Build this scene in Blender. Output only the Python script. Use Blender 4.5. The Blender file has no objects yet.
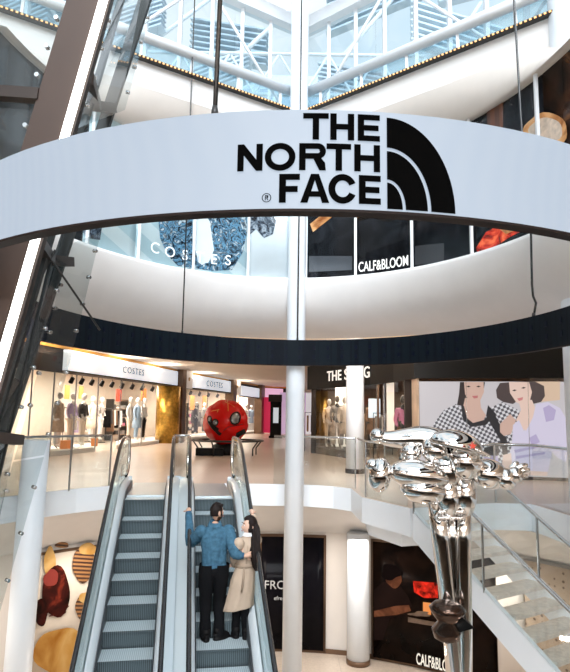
import bpy, bmesh, math, random
from mathutils import Vector, Matrix
random.seed(7)
C = bpy.context.scene.collection
V = Vector
# ------------------------------------------------------------------ camera
EYE = 1.33
F = 600.0
TILT = math.atan(78 / F)
ROLL = 0.015
cf = V((0, math.cos(TILT), math.sin(TILT)))
r0 = V((1, 0, 0)); u0 = V((0, -math.sin(TILT), math.cos(TILT)))
cr = r0 * math.cos(ROLL) + u0 * math.sin(ROLL)
cu = -r0 * math.sin(ROLL) + u0 * math.cos(ROLL)
CAM = V((0, 0, EYE))
cam_d = bpy.data.cameras.new('camera'); cam = bpy.data.objects.new('camera', cam_d); C.objects.link(cam)
cam_d.sensor_fit = 'HORIZONTAL'; cam_d.sensor_width = 36; cam_d.lens = 36 * F / 570
cam_d.clip_start = 0.05; cam_d.clip_end = 500
m = Matrix((cr, cu, -cf)).transposed().to_4x4(); m.translation = CAM
cam.matrix_world = m
bpy.context.scene.camera = cam

def ray(px, py): return cf * F + cr * (px - 285) + cu * (336 - py)
def atz(px, py, z):
    d = ray(px, py); return CAM + d * ((z - EYE) / d.z)
def aty(px, py, y):
    d = ray(px, py); return CAM + d * (y / d.y)
def hdir(px):            # horizontal heading of a column of the photograph at eye level
    d = ray(px, 414 + (px - 285) * ROLL); return V((d.x, d.y)).normalized()

# ------------------------------------------------------------------ materials
def mat(name, col, rough=0.5, metal=0.0, emit=0.0, ecol=None, bump=0.0, bscale=40.0, var=0.0, vscale=3.0, spec=None, coat=0.0):
    M = bpy.data.materials.new(name); M.use_nodes = True
    nt = M.node_tree; b = nt.nodes['Principled BSDF']
    b.inputs['Base Color'].default_value = (*col, 1); b.inputs['Roughness'].default_value = rough
    b.inputs['Metallic'].default_value = metal
    if spec is not None: b.inputs['Specular IOR Level'].default_value = spec
    if coat: b.inputs['Coat Weight'].default_value = coat
    if emit:
        b.inputs['Emission Color'].default_value = (*(ecol or col), 1); b.inputs['Emission Strength'].default_value = emit
    tc = nt.nodes.new('ShaderNodeTexCoord')
    if var:
        n = nt.nodes.new('ShaderNodeTexNoise'); n.inputs['Scale'].default_value = vscale; n.inputs['Detail'].default_value = 4
        nt.links.new(tc.outputs['Object'], n.inputs['Vector'])
        r = nt.nodes.new('ShaderNodeMapRange'); r.inputs['From Min'].default_value = .3; r.inputs['From Max'].default_value = .7
        r.inputs['To Min'].default_value = 1 - var; r.inputs['To Max'].default_value = 1 + var
        nt.links.new(n.outputs['Fac'], r.inputs['Value'])
        mx = nt.nodes.new('ShaderNodeVectorMath'); mx.operation = 'SCALE'; mx.inputs[0].default_value = col
        nt.links.new(r.outputs['Result'], mx.inputs['Scale']); nt.links.new(mx.outputs[0], b.inputs['Base Color'])
        if emit and not ecol: nt.links.new(mx.outputs[0], b.inputs['Emission Color'])
    if bump:
        n = nt.nodes.new('ShaderNodeTexNoise'); n.inputs['Scale'].default_value = bscale; n.inputs['Detail'].default_value = 3
        nt.links.new(tc.outputs['Object'], n.inputs['Vector'])
        bp = nt.nodes.new('ShaderNodeBump'); bp.inputs['Strength'].default_value = bump; bp.inputs['Distance'].default_value = .01
        nt.links.new(n.outputs['Fac'], bp.inputs['Height']); nt.links.new(bp.outputs[0], b.inputs['Normal'])
    return M

def glass(name, tint=(0.9, 0.95, 0.96), refl=0.12, haze=0.0, hcol=(.8, .9, .95)):
    M = bpy.data.materials.new(name); M.use_nodes = True; nt = M.node_tree; nt.nodes.clear()
    o = nt.nodes.new('ShaderNodeOutputMaterial'); t = nt.nodes.new('ShaderNodeBsdfTransparent'); t.inputs[0].default_value = (*tint, 1)
    g = nt.nodes.new('ShaderNodeBsdfGlossy'); g.inputs['Roughness'].default_value = .02; g.inputs[0].default_value = (1, 1, 1, 1)
    lw = nt.nodes.new('ShaderNodeLayerWeight'); lw.inputs[0].default_value = .25
    r = nt.nodes.new('ShaderNodeMapRange'); r.inputs['To Min'].default_value = refl * .5; r.inputs['To Max'].default_value = min(.6, refl * 2.5)
    nt.links.new(lw.outputs['Fresnel'], r.inputs['Value'])
    mx = nt.nodes.new('ShaderNodeMixShader'); nt.links.new(r.outputs[0], mx.inputs[0]); nt.links.new(t.outputs[0], mx.inputs[1]); nt.links.new(g.outputs[0], mx.inputs[2])
    last = mx
    if haze:
        d = nt.nodes.new('ShaderNodeBsdfDiffuse'); d.inputs[0].default_value = (*hcol, 1)
        m2 = nt.nodes.new('ShaderNodeMixShader'); m2.inputs[0].default_value = haze
        nt.links.new(mx.outputs[0], m2.inputs[1]); nt.links.new(d.outputs[0], m2.inputs[2]); last = m2
    nt.links.new(last.outputs[0], o.inputs[0])
    return M

def stripes(name, c1, c2, axis, freq, rough=.5, metal=0.0, sharp=.5, bump=.0, emit=0.0):
    """two-colour stripes across one object axis (0 x, 1 y, 2 z, or a direction)"""
    M = bpy.data.materials.new(name); M.use_nodes = True; nt = M.node_tree; b = nt.nodes['Principled BSDF']
    b.inputs['Roughness'].default_value = rough; b.inputs['Metallic'].default_value = metal
    tc = nt.nodes.new('ShaderNodeTexCoord'); dt = nt.nodes.new('ShaderNodeVectorMath'); dt.operation = 'DOT_PRODUCT'
    d = (1 if axis == 0 else 0, 1 if axis == 1 else 0, 1 if axis == 2 else 0) if isinstance(axis, int) else axis
    dt.inputs[1].default_value = d; nt.links.new(tc.outputs['Object'], dt.inputs[0])
    a = nt.nodes.new('ShaderNodeMath'); a.operation = 'MULTIPLY'; a.inputs[1].default_value = freq; nt.links.new(dt.outputs['Value'], a.inputs[0])
    fr = nt.nodes.new('ShaderNodeMath'); fr.operation = 'FRACT'; nt.links.new(a.outputs[0], fr.inputs[0])
    g = nt.nodes.new('ShaderNodeMath'); g.operation = 'GREATER_THAN'; g.inputs[1].default_value = sharp; nt.links.new(fr.outputs[0], g.inputs[0])
    mx = nt.nodes.new('ShaderNodeMix'); mx.data_type = 'RGBA'; mx.inputs[6].default_value = (*c1, 1); mx.inputs[7].default_value = (*c2, 1)
    nt.links.new(g.outputs[0], mx.inputs[0]); nt.links.new(mx.outputs[2], b.inputs['Base Color'])
    if emit:
        nt.links.new(mx.outputs[2], b.inputs['Emission Color']); b.inputs['Emission Strength'].default_value = emit
    return M

def print_mat(name, stops, scale=3.0, distort=1.5, rough=.3, emit=0.0, kind='noise', detail=6.0):
    """a printed picture surface: noise run through a colour ramp"""
    M = bpy.data.materials.new(name); M.use_nodes = True; nt = M.node_tree; b = nt.nodes['Principled BSDF']
    b.inputs['Roughness'].default_value = rough; b.inputs['Specular IOR Level'].default_value = .05
    tc = nt.nodes.new('ShaderNodeTexCoord')
    if kind == 'voronoi':
        n = nt.nodes.new('ShaderNodeTexVoronoi'); n.inputs['Scale'].default_value = scale; out = n.outputs['Distance']
    elif kind == 'wave':
        n = nt.nodes.new('ShaderNodeTexWave'); n.inputs['Scale'].default_value = scale; n.inputs['Distortion'].default_value = distort; out = n.outputs['Fac']
    else:
        n = nt.nodes.new('ShaderNodeTexNoise'); n.inputs['Scale'].default_value = scale; n.inputs['Distortion'].default_value = distort
        n.inputs['Detail'].default_value = detail; out = n.outputs['Fac']
    nt.links.new(tc.outputs['Object'], n.inputs['Vector'])
    r = nt.nodes.new('ShaderNodeValToRGB'); e = r.color_ramp.elements
    e[0].position, e[0].color = stops[0][0], (*stops[0][1], 1); e[1].position, e[1].color = stops[-1][0], (*stops[-1][1], 1)
    for p, c in stops[1:-1]:
        x = e.new(p); x.color = (*c, 1)
    nt.links.new(out, r.inputs[0]); nt.links.new(r.outputs[0], b.inputs['Base Color'])
    if emit:
        nt.links.new(r.outputs[0], b.inputs['Emission Color']); b.inputs['Emission Strength'].default_value = emit
    return M

W = dict(
    white=mat('white_plaster', (.80, .79, .78), .55, bump=.08, bscale=60, var=.02),
    cream=mat('cream_plaster', (.74, .69, .64), .6, bump=.08, bscale=60, var=.02),
    soffit=mat('soffit_plaster', (.74, .72, .70), .6, bump=.06, var=.02),
    ceil=mat('warm_ceiling', (.80, .74, .67), .6, var=.02),
    column=mat('column_white', (.80, .85, .90), .4, bump=.05, var=.015),
    fascia=mat('white_fascia', (.84, .88, .92), .35, var=.015),
    steelwhite=mat('white_steel', (.82, .85, .88), .35, var=.02),
    black=mat('black_panel', (.006, .006, .006), .5, var=.1, spec=.15),
    dark=mat('dark_metal', (.045, .045, .045), .4, .5, var=.15),
    liftdark=mat('lift_dark_steel', (.022, .026, .027), .5, .2, var=.2),
    darkbrown=mat('dark_brown_metal', (.030, .020, .016), .45, .4, var=.15),
    brown=mat('brown_cladding', (.050, .030, .022), .5, .3, bump=.1, bscale=200, var=.06),
    bronze=mat('bronze_column', (.17, .10, .06), .35, .5, var=.2, vscale=2),
    gold=mat('gold_mosaic', (.55, .32, .06), .3, .8, var=.35, vscale=9, bump=.3, bscale=30),
    orange=mat('orange_cove', (.75, .36, .06), .4, .2, var=.1),
    chrome=mat('chrome', (.86, .84, .82), .035, 1.0, var=.01),
    chromebody=mat('chrome_balloon', (.88, .86, .84), .03, 1.0, bump=.06, bscale=5),
    steel=mat('brushed_steel', (.55, .57, .58), .25, 1.0, var=.05),
    rubber=mat('black_rubber', (.015, .016, .018), .25, 0, var=.1, coat=.4),
    glass=glass('clear_glass', (.93, .96, .96), .10),
    shopglass=glass('shop_glass', (.95, .96, .96), .07),
    paneglass=glass('pane_glass', (.97, .98, .98), .022),
    liftglass=glass('lift_glass', (.70, .75, .75), .09, .035, (.45, .50, .50)),
    blueglass=glass('blue_glass', (.78, .88, .92), .16, .10, (.55, .75, .85)),
    sky_glass=glass('curtain_wall_glass', (.74, .86, .92), .12, .0),
    ledwarm=mat('led_warm', (1, .8, .55), .5, emit=1.2, ecol=(1, .66, .36)),
    ledwhite=mat('led_white', (1, 1, 1), .5, emit=4, ecol=(1, .97, .93)),
    ledceil=mat('led_ceiling', (1, .95, .85), .5, emit=5, ecol=(1, .93, .82)),
    signface=mat('white_lightbox', (.75, .8, .85), .4, emit=.55, ecol=(.75, .84, .95)),
    skin=mat('skin', (.62, .38, .27), .5, var=.04),
    hairdark=mat('dark_hair', (.012, .007, .006), .6, spec=.2, bump=.5, bscale=90, var=.3, vscale=30),
    denim=mat('blue_denim', (.052, .128, .195), .9, bump=.5, bscale=30, var=.28, vscale=26, spec=.1),
    blackcloth=mat('black_cloth', (.006, .006, .007), .9, spec=.1, bump=.3, var=.2),
    trench=mat('beige_trench', (.47, .36, .27), .75, bump=.35, bscale=18, var=.08, vscale=5),
    shoe=mat('black_leather', (.006, .005, .005), .6, var=.1, spec=.15),
    whitecloth=mat('white_cloth', (.80, .80, .80), .8, var=.05),
    red=mat('red_paint', (.60, .003, .0015), .25, .0, var=.05, spec=.35),
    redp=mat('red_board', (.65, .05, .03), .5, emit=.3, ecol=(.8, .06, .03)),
)

# floors: square stone tiles
def tile_floor(name, c1, c2, size, grout, rough):
    M = bpy.data.materials.new(name); M.use_nodes = True; nt = M.node_tree; b = nt.nodes['Principled BSDF']
    b.inputs['Roughness'].default_value = rough
    tc = nt.nodes.new('ShaderNodeTexCoord'); br = nt.nodes.new('ShaderNodeTexBrick'); br.offset = 0
    br.inputs['Scale'].default_value = 1; br.inputs['Brick Width'].default_value = size; br.inputs['Row Height'].default_value = size
    br.inputs['Mortar Size'].default_value = .006; br.inputs['Color1'].default_value = (*c1, 1); br.inputs['Color2'].default_value = (*c2, 1)
    br.inputs['Mortar'].default_value = (*grout, 1); nt.links.new(tc.outputs['Object'], br.inputs['Vector'])
    n = nt.nodes.new('ShaderNodeTexNoise'); n.inputs['Scale'].default_value = 25; n.inputs['Detail'].default_value = 8
    nt.links.new(tc.outputs['Object'], n.inputs['Vector'])
    r = nt.nodes.new('ShaderNodeMapRange'); r.inputs['To Min'].default_value = .78; r.inputs['To Max'].default_value = 1.22
    nt.links.new(n.outputs['Fac'], r.inputs['Value'])
    s = nt.nodes.new('ShaderNodeVectorMath'); s.operation = 'SCALE'; nt.links.new(br.outputs['Color'], s.inputs[0]); nt.links.new(r.outputs[0], s.inputs['Scale'])
    nt.links.new(s.outputs[0], b.inputs['Base Color'])
    return M
W['floor'] = tile_floor('gallery_stone', (.56, .45, .37), (.60, .49, .41), .9, (.46, .37, .30), .28)
W['lowfloor'] = tile_floor('lower_terrazzo', (.62, .52, .43), (.66, .56, .47), 1.2, (.5, .42, .35), .3)

# ------------------------------------------------------------------ mesh builder
class MB:
    def __init__(s): s.v = []; s.f = []; s.mi = []; s.sm = []
    def add(s, vs, fs, mi=0, smooth=False):
        o = len(s.v); s.v += [V(p) for p in vs]
        for f in fs: s.f.append(tuple(i + o for i in f)); s.mi.append(mi); s.sm.append(smooth)
        return s
    def hexa(s, p, mi=0):
        return s.add(p, [(0, 3, 2, 1), (4, 5, 6, 7), (0, 1, 5, 4), (1, 2, 6, 5), (2, 3, 7, 6), (3, 0, 4, 7)], mi)
    def box(s, c, d, rz=0, mi=0):
        c = V(c); x = V((math.cos(rz), math.sin(rz), 0)) * d[0] / 2; y = V((-math.sin(rz), math.cos(rz), 0)) * d[1] / 2; z = V((0, 0, d[2] / 2))
        return s.hexa([c - x - y - z, c + x - y - z, c + x + y - z, c - x + y - z, c - x - y + z, c + x - y + z, c + x + y + z, c - x + y + z], mi)
    def beam(s, p0, p1, w, h, up=(0, 0, 1), mi=0):
        p0 = V(p0); p1 = V(p1); d = (p1 - p0).normalized(); x = d.cross(V(up)).normalized() * w / 2; y = x.cross(d).normalized() * h / 2
        return s.hexa([p0 - x - y, p0 + x - y, p0 + x + y, p0 - x + y, p1 - x - y, p1 + x - y, p1 + x + y, p1 - x + y], mi)
    def tube(s, path, r, seg=10, mi=0, closed=False, caps=True):
        path = [V(p) for p in path]; n = len(path); o = len(s.v); rr = r if isinstance(r, (list, tuple)) else [r] * n
        up = None
        for i, p in enumerate(path):
            a = path[(i - 1) % n] if (closed or i > 0) else p; b = path[(i + 1) % n] if (closed or i < n - 1) else p
            d = (b - a).normalized()
            if up is None: up = d.orthogonal().normalized()
            up = (up - d * up.dot(d))
            up = up.normalized() if up.length > 1e-6 else d.orthogonal().normalized()
            q = d.cross(up)
            for k in range(seg):
                t = 2 * math.pi * k / seg; s.v.append(p + (up * math.cos(t) + q * math.sin(t)) * rr[i])
        for i in range(n if closed else n - 1):
            for k in range(seg):
                a = o + i * seg + k; b = o + i * seg + (k + 1) % seg; j = (i + 1) % n
                s.f.append((a, b, o + j * seg + (k + 1) % seg, o + j * seg + k)); s.mi.append(mi); s.sm.append(True)
        if caps and not closed:
            s.f.append(tuple(o + k for k in range(seg))[::-1]); s.mi.append(mi); s.sm.append(False)
            s.f.append(tuple(o + (n - 1) * seg + k for k in range(seg))); s.mi.append(mi); s.sm.append(False)
        return s
    def lathe(s, prof, c, seg=24, mi=0, axis=(0, 0, 1)):
        c = V(c); ax = V(axis).normalized(); x = ax.orthogonal().normalized(); y = ax.cross(x); o = len(s.v)
        for (r, h) in prof:
            for k in range(seg):
                t = 2 * math.pi * k / seg; s.v.append(c + ax * h + (x * math.cos(t) + y * math.sin(t)) * max(r, 1e-4))
        for i in range(len(prof) - 1):
            for k in range(seg):
                s.f.append((o + i * seg + k, o + i * seg + (k + 1) % seg, o + (i + 1) * seg + (k + 1) % seg, o + (i + 1) * seg + k)); s.mi.append(mi); s.sm.append(True)
        for i, fl in ((0, True), (len(prof) - 1, False)):
            t = [o + i * seg + k for k in range(seg)]; s.f.append(tuple(t[::-1] if fl else t)); s.mi.append(mi); s.sm.append(False)
        return s
    def ball(s, c, r, seg=20, rings=12, mi=0, rot=None, fn=None):
        c = V(c); r = r if isinstance(r, (tuple, list)) else (r, r, r); o = len(s.v)
        for i in range(rings + 1):
            ph = math.pi * i / rings
            for k in range(seg):
                t = 2 * math.pi * k / seg; p = V((math.sin(ph) * math.cos(t) * r[0], math.sin(ph) * math.sin(t) * r[1], math.cos(ph) * r[2]))
                if fn: p = fn(p)
                if rot is not None: p = rot @ p
                s.v.append(c + p)
        for i in range(rings):
            for k in range(seg):
                s.f.append((o + i * seg + k, o + (i + 1) * seg + k, o + (i + 1) * seg + (k + 1) % seg, o + i * seg + (k + 1) % seg)); s.mi.append(mi); s.sm.append(True)
        return s
    def sheet(s, rows, mi=0, smooth=True):
        o = len(s.v); n = len(rows[0])
        for r in rows: s.v += [V(p) for p in r]
        for i in range(len(rows) - 1):
            for k in range(n - 1):
                s.f.append((o + i * n + k, o + i * n + k + 1, o + (i + 1) * n + k + 1, o + (i + 1) * n + k)); s.mi.append(mi); s.sm.append(smooth)
        return s
    def prism(s, poly, d, mi=0):
        """poly: list of 3d points (planar), pushed along d"""
        n = len(poly); d = V(d); vs = [V(p) for p in poly] + [V(p) + d for p in poly]
        fs = [tuple(range(n))[::-1], tuple(range(n, 2 * n))] + [(i, (i + 1) % n, n + (i + 1) % n, n + i) for i in range(n)]
        return s.add(vs, fs, mi)
    def mesh(s, me, mi=0, off=None):
        o = len(s.v); s.v += [v.co + (off or V((0, 0, 0))) for v in me.vertices]
        for p in me.polygons: s.f.append(tuple(i + o for i in p.vertices)); s.mi.append(mi); s.sm.append(True)
        return s
    def build(s, name, mats, parent=None, solid=0.0, merge=True):
        me = bpy.data.meshes.new(name); L = parent_loc(parent)
        me.from_pydata([tuple(p - L) for p in s.v], [], s.f)
        mats = mats if isinstance(mats, (list, tuple)) else [mats]
        for x in mats: me.materials.append(x)
        me.polygons.foreach_set('material_index', s.mi); me.polygons.foreach_set('use_smooth', s.sm)
        bm = bmesh.new(); bm.from_mesh(me)
        if merge: bmesh.ops.remove_doubles(bm, verts=bm.verts, dist=1e-5)
        bmesh.ops.recalc_face_normals(bm, faces=bm.faces)
        if solid: bmesh.ops.solidify(bm, geom=bm.faces[:], thickness=solid)
        bm.to_mesh(me); bm.free(); me.update()
        o = bpy.data.objects.new(name, me); C.objects.link(o)
        if parent: o.parent = parent
        return o
def parent_loc(p):
    L = V((0, 0, 0))
    while p is not None: L += p.location; p = p.parent
    return L

def tag(o, label, cat, group=None, kind=None):
    if label: o['label'] = label
    if cat: o['category'] = cat
    if group: o['group'] = group
    if kind: o['kind'] = kind
    return o
def thing(name, label, cat, loc, group=None):
    o = bpy.data.objects.new(name, None); C.objects.link(o); o.location = V(loc); return tag(o, label, cat, group)
def struct(o): o['kind'] = 'structure'; return o
def copy_tree(o, parent=None):
    c = o.copy(); C.objects.link(c); c.parent = parent
    for ch in list(o.children): copy_tree(ch, c)
    return c

def text_mesh(s, size, bold=0.0, spacing=1.0, align='CENTER', extrude=0.0):
    cu_ = bpy.data.curves.new('t', 'FONT'); cu_.body = s; cu_.size = size; cu_.offset = bold; cu_.space_character = spacing
    cu_.align_x = align; cu_.extrude = extrude; cu_.resolution_u = 4
    o = bpy.data.objects.new('t', cu_); C.objects.link(o)
    dg = bpy.context.evaluated_depsgraph_get(); dg.update(); me = bpy.data.meshes.new_from_object(o.evaluated_get(dg))
    bpy.data.objects.remove(o); bpy.data.curves.remove(cu_); return me
def put_text(s, size, origin, xdir, updir, name, m_, parent, bold=0., spacing=1.0, extrude=.004, sx=1.0, fit=None):
    me = text_mesh(s, size, bold, spacing, 'CENTER', extrude)
    if fit: xs = [v.co.x for v in me.vertices]; sx = fit / (max(xs) - min(xs))
    L = parent_loc(parent)
    x = V(xdir).normalized(); u = V(updir).normalized(); n = x.cross(u)
    for v in me.vertices: c = v.co.copy(); v.co = V(origin) + x * c.x * sx + u * c.y + n * c.z - L
    me.materials.clear(); me.materials.append(m_); me.name = name
    o = bpy.data.objects.new(name, me); C.objects.link(o); o.parent = parent; return o

def skin_mesh(verts, edges, radii, sub=2, root=0):
    me = bpy.data.meshes.new('sk'); me.from_pydata([tuple(v) for v in verts], edges, []); o = bpy.data.objects.new('sk', me); C.objects.link(o)
    md = o.modifiers.new('s', 'SKIN'); md.use_smooth_shade = True
    for i, r in enumerate(radii):
        sv = me.skin_vertices[0].data[i]; sv.radius = (r, r) if not isinstance(r, tuple) else r; sv.use_root = (i == root)
    if sub: ss = o.modifiers.new('u', 'SUBSURF'); ss.levels = sub; ss.render_levels = sub
    dg = bpy.context.evaluated_depsgraph_get(); dg.update(); out = bpy.data.meshes.new_from_object(o.evaluated_get(dg))
    bpy.data.objects.remove(o); return out
def chain_mesh(mb, pts, radii, mi=0, sub=2):
    return mb.mesh(skin_mesh(pts, [(i, i + 1) for i in range(len(pts) - 1)], radii, sub), mi)

# ------------------------------------------------------------------ plan curves
PI = math.pi
def ell(c, a, b, z, t0, t1, n):
    return [V((c[0] + a * math.cos(t), c[1] + b * math.sin(t), z)) for t in [t0 + (t1 - t0) * i / n for i in range(n + 1)]]
EC = (0.0, 6.4)
ZL, ZT_ = -3.66, -1.20
# ================================================================== GALLERY LEVEL
edge = [(-9.5, 3.0), (-7.2, 4.6), (-5.6, 7.0), (-4.62, 8.9), (-4.0, 9.97), (-3.55, 10.6), (-3.0, 11.15), (-2.2, 11.5), (-1.0, 11.72), (0.4, 11.72), (0.95, 11.5), (1.25, 11.2),
        (1.3, 10.05), (1.86, 8.95), (2.90, 9.45), (3.3, 9.6), (3.87, 9.57), (4.0, 8.1), (4.3, 6.0), (4.9, 3.0)]
def slab(name, poly, z0, z1, m_, side=None):
    mb = MB(); n = len(poly)
    vs = [V((x, y, z1)) for x, y in poly] + [V((x, y, z0)) for x, y in poly]
    mb.add(vs, [tuple(range(n)), tuple(range(n, 2 * n))[::-1]], 0)
    mb.add(vs, [(i, (i + 1) % n, n + (i + 1) % n, n + i) for i in range(n)], 1)
    return struct(mb.build(name, [m_, side or m_]))
far_poly = edge + [(12, 3.0), (12, 48), (-14, 48), (-14, 3.0)]
slab('floor_gallery', far_poly, -.06, 0, W['floor'], W['fascia'])
slab('floor_near', [(-14, -12), (12, -12), (12, .2), (-14, .2)], -.4, 0, W['floor'], W['fascia'])
# white edge band and the sloping soffit under the gallery down to the lower shopfronts
def lower_curve(t): return V((EC[0] + 6.3 * math.cos(t), EC[1] + 7.1 * math.sin(t), 0))
eb = [V((x, y, 0)) for x, y in edge[2:12]] + [V((1.5, 11.0, 0)), V((2.2, 10.6, 0)), V((3.0, 10.2, 0)), V((3.87, 9.57, 0)), V((4.0, 8.1, 0)), V((4.3, 6.0, 0))]
mb = MB()
band = [V((x, y, 0)) for x, y in edge]
band = [p + (V((EC[0], EC[1], 0)) - p).normalized() * .014 for p in band]
mb.sheet([[p + V((0, 0, .004)) for p in band], [p + V((0, 0, -.40)) for p in band]], smooth=False)
struct(mb.build('trim_1', W['fascia']))
mb = MB()
rows = []
N = 40
pts = []
for i in range(N + 1):
    f = i / N * (len(eb) - 1); k = min(int(f), len(eb) - 2); pts.append(eb[k].lerp(eb[k + 1], f - k))
def out(p):
    t = math.atan2((p.y - EC[1]) / 7.1, (p.x - EC[0]) / 6.3); return lower_curve(t)
rows = [[p + V((0, 0, -.40)) for p in pts], [p.lerp(out(p), .12) + V((0, 0, -.42)) for p in pts], [p.lerp(out(p), .5) + V((0, 0, -.68)) for p in pts], [out(p) + V((0, 0, ZT_)) for p in pts]]
mb.sheet(rows)
struct(mb.build('ceiling_lower', W['soffit']))
# landing of the stairs: a thick white box under the tongue of floor
mb = MB()
mb.prism([V((1.3, 10.05, -.40)), V((1.86, 8.95, -.40)), V((2.9, 9.45, -.40)), V((3.0, 10.4, -.40)), V((1.4, 11.2, -.40))], (0, 0, .05))
mb.prism([V((1.42, 10.2, -.62)), V((1.80, 9.35, -.62)), V((2.9, 9.75, -.62)), V((3.0, 10.5, -.62)), V((1.5, 11.2, -.62))], (0, 0, .22))
struct(mb.build('ceiling_landing', W['fascia']))

# lower floor and lower walls
mb = MB(); mb.box((0, 6, ZL - .1), (30, 40, .2)); struct(mb.build('floor_lower', W['lowfloor']))
def lower_at(px):
    d = hdir(px)
    lo, hi = 5, 20
    for _ in range(50):
        mid = (lo + hi) / 2; x, y = d.x * mid, d.y * mid
        if ((x - EC[0]) / 6.3) ** 2 + ((y - EC[1]) / 7.1) ** 2 < 1: lo = mid
        else: hi = mid
    return V((d.x * lo, d.y * lo, 0))
mb = MB(); cur = [lower_curve(PI * (1.10 - 1.2 * i / 70)) for i in range(71)]
mb.sheet([[p + V((0, 0, ZT_)) for p in cur], [p + V((0, 0, ZL)) for p in cur]])
struct(mb.build('wall_lower', W['cream']))
def curved_panel(name, px0, px1, z0, z1, inset, m_, parent=None, n=10, thick=.03):
    mb = MB(); P = [lower_at(px0 + (px1 - px0) * i / n) for i in range(n + 1)]
    c = V((EC[0], EC[1], 0)); P = [p + (c - p).normalized() * inset for p in P]
    mb.sheet([[p + V((0, 0, z0)) for p in P], [p + V((0, 0, z1)) for p in P]])
    return mb.build(name, m_, parent, solid=thick)
# skirting strip of the lower wall
mb = MB(); P = [p + (V((0, 6.4, 0)) - p).normalized() * .03 for p in cur]
mb.sheet([[p + V((0, 0, ZL)) for p in P], [p + V((0, 0, ZL + .1)) for p in P]]); struct(mb.build('baseboard_lower', W['bronze']))

# food poster on the lower wall
def poster_frame(name, label, cat, px0, px1, z0, z1, m_, fr, group=None):
    base = lower_at((px0 + px1) / 2) + V((0, 0, z0)); t = thing(name, label, cat, base, group)
    curved_panel('frame', px0, px1, z0, z1, .05, fr, t); curved_panel('print', px0 + 2, px1 - 2, z0 + .04, z1 - .05, .09, m_, t, thick=.01)
    return t
def on_lower(px, py, inset=.13):
    """where the sight line of a pixel meets the curved lower wall, moved inwards"""
    d = ray(px, py); lo, hi = 3., 22.
    a, b = 6.3 - inset, 7.1 - inset
    for _ in range(50):
        mid = (lo + hi) / 2; q = CAM + d * (mid / d.y)
        if ((q.x - EC[0]) / a) ** 2 + ((q.y - EC[1]) / b) ** 2 < 1: lo = mid
        else: hi = mid
    return CAM + d * (lo / d.y)
def decal(name, pix, m_, parent, inset=.115, grid=True):
    """a flat printed shape on the curved wall, from an outline"""
    n = len(pix); c = (sum(p[0] for p in pix) / n, sum(p[1] for p in pix) / n)
    mb = MB(); vs = [on_lower(*c, inset)]; K = 4
    for j in range(1, K + 1):
        for p in pix: vs.append(on_lower(c[0] + (p[0] - c[0]) * j / K, c[1] + (p[1] - c[1]) * j / K, inset))
    fs = [(0, 1 + i, 1 + (i + 1) % n) for i in range(n)]
    for j in range(K - 1):
        for i in range(n): fs.append((1 + j * n + i, 1 + (j + 1) * n + i, 1 + (j + 1) * n + (i + 1) % n, 1 + j * n + (i + 1) % n))
    mb.add(vs, fs, 0, True); return mb.build(name, m_, parent)
def blob(cx, cy, rx, ry, n=26, wob=.06, rot=0):
    r = []
    for i in range(n):
        t = 2 * PI * i / n; k = 1 + wob * math.sin(3 * t + cx) + wob * .6 * math.sin(5 * t + cy)
        x, y = rx * k * math.cos(t), ry * k * math.sin(t); r.append((cx + x * math.cos(rot) - y * math.sin(rot), cy + x * math.sin(rot) + y * math.cos(rot)))
    return r
food = poster_frame('food_poster', 'tall pale poster of berries and pastries on the lower wall beside the escalators', 'poster', 28, 118, ZL, ZT_ - .05,
                    mat('poster_cream', (.60, .52, .43), .5, var=.08, spec=.1), W['bronze'])
m_berry = print_mat('berry_print', [(.35, (.008, .003, .002)), (.55, (.04, .007, .005)), (.72, (.22, .03, .015))], 3, .8, emit=.0)
m_cake = print_mat('cake_print', [(.3, (.12, .05, .02)), (.5, (.35, .17, .05)), (.72, (.6, .38, .14))], 2.5, 1)
m_choc = stripes('chocolate_print', (.05, .016, .006), (.32, .15, .05), (0, .3, 1), 14)
m_gold2 = print_mat('sponge_print', [(.3, (.30, .12, .02)), (.5, (.48, .26, .07)), (.7, (.62, .42, .18))], 1.5, .6)
m_dust = mat('chocolate_crumbs', (.08, .02, .012), .6, emit=.05)
m_bl = mat('berry_highlight', (.20, .018, .01), .4)
decal('orange_slice', blob(50, 562, 6, 15), m_gold2, food, .12)
decal('berry', blob(56, 592, 14, 26, wob=.04), m_berry, food, .125)
decal('berry_top', blob(51, 578, 7, 9, rot=.5), m_bl, food, .13)
decal('berry', blob(41, 612, 7, 14), m_berry, food, .135)
decal('cocoa', blob(60, 612, 9, 3, rot=-.5, wob=.3), m_dust, food, .122)
decal('chocolate_cake', blob(84, 565, 12, 17), m_choc, food, .12)
decal('cake_top', blob(88, 549, 9, 6), m_gold2, food, .125)
decal('nut', blob(84, 608, 9, 12), m_choc, food, .12)
decal('nut_tip', blob(86, 598, 7, 6), m_gold2, food, .125)
decal('sponge', blob(60, 652, 26, 24, rot=-.35), m_gold2, food, .12)
decal('crumb', blob(62, 545, 7, 3), m_choc, food, .12)

# dark display window with lettering
dk = print_mat('dark_display_print', [(.35, (.003, .003, .005)), (.65, (.007, .006, .008))], 2, 1, rough=.15)
t = poster_frame('dark_shop_window', 'dark blank display window on the lower wall behind the thin white column', 'shop window', 262, 327, ZL + .03, ZT_ - .05, dk, W['bronze'])
m_let = mat('pale_lettering', (.45, .45, .45), .5, emit=.12)
def wall_text(s, px, py, size, name, parent, inset=.13, bold=0., sx=1., m_=None):
    p = on_lower(px, py, inset); q = on_lower(px + 4, py, inset); x = V((q.x - p.x, q.y - p.y, 0)).normalized()
    return put_text(s, size, p, x, (0, 0, 1), name, m_ or m_let, parent, bold, sx=sx)
wall_text('FRO', 275, 589, .25, 'lettering', t, .14); wall_text('efres', 279, 600, .11, 'small_lettering', t, .14)
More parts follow.
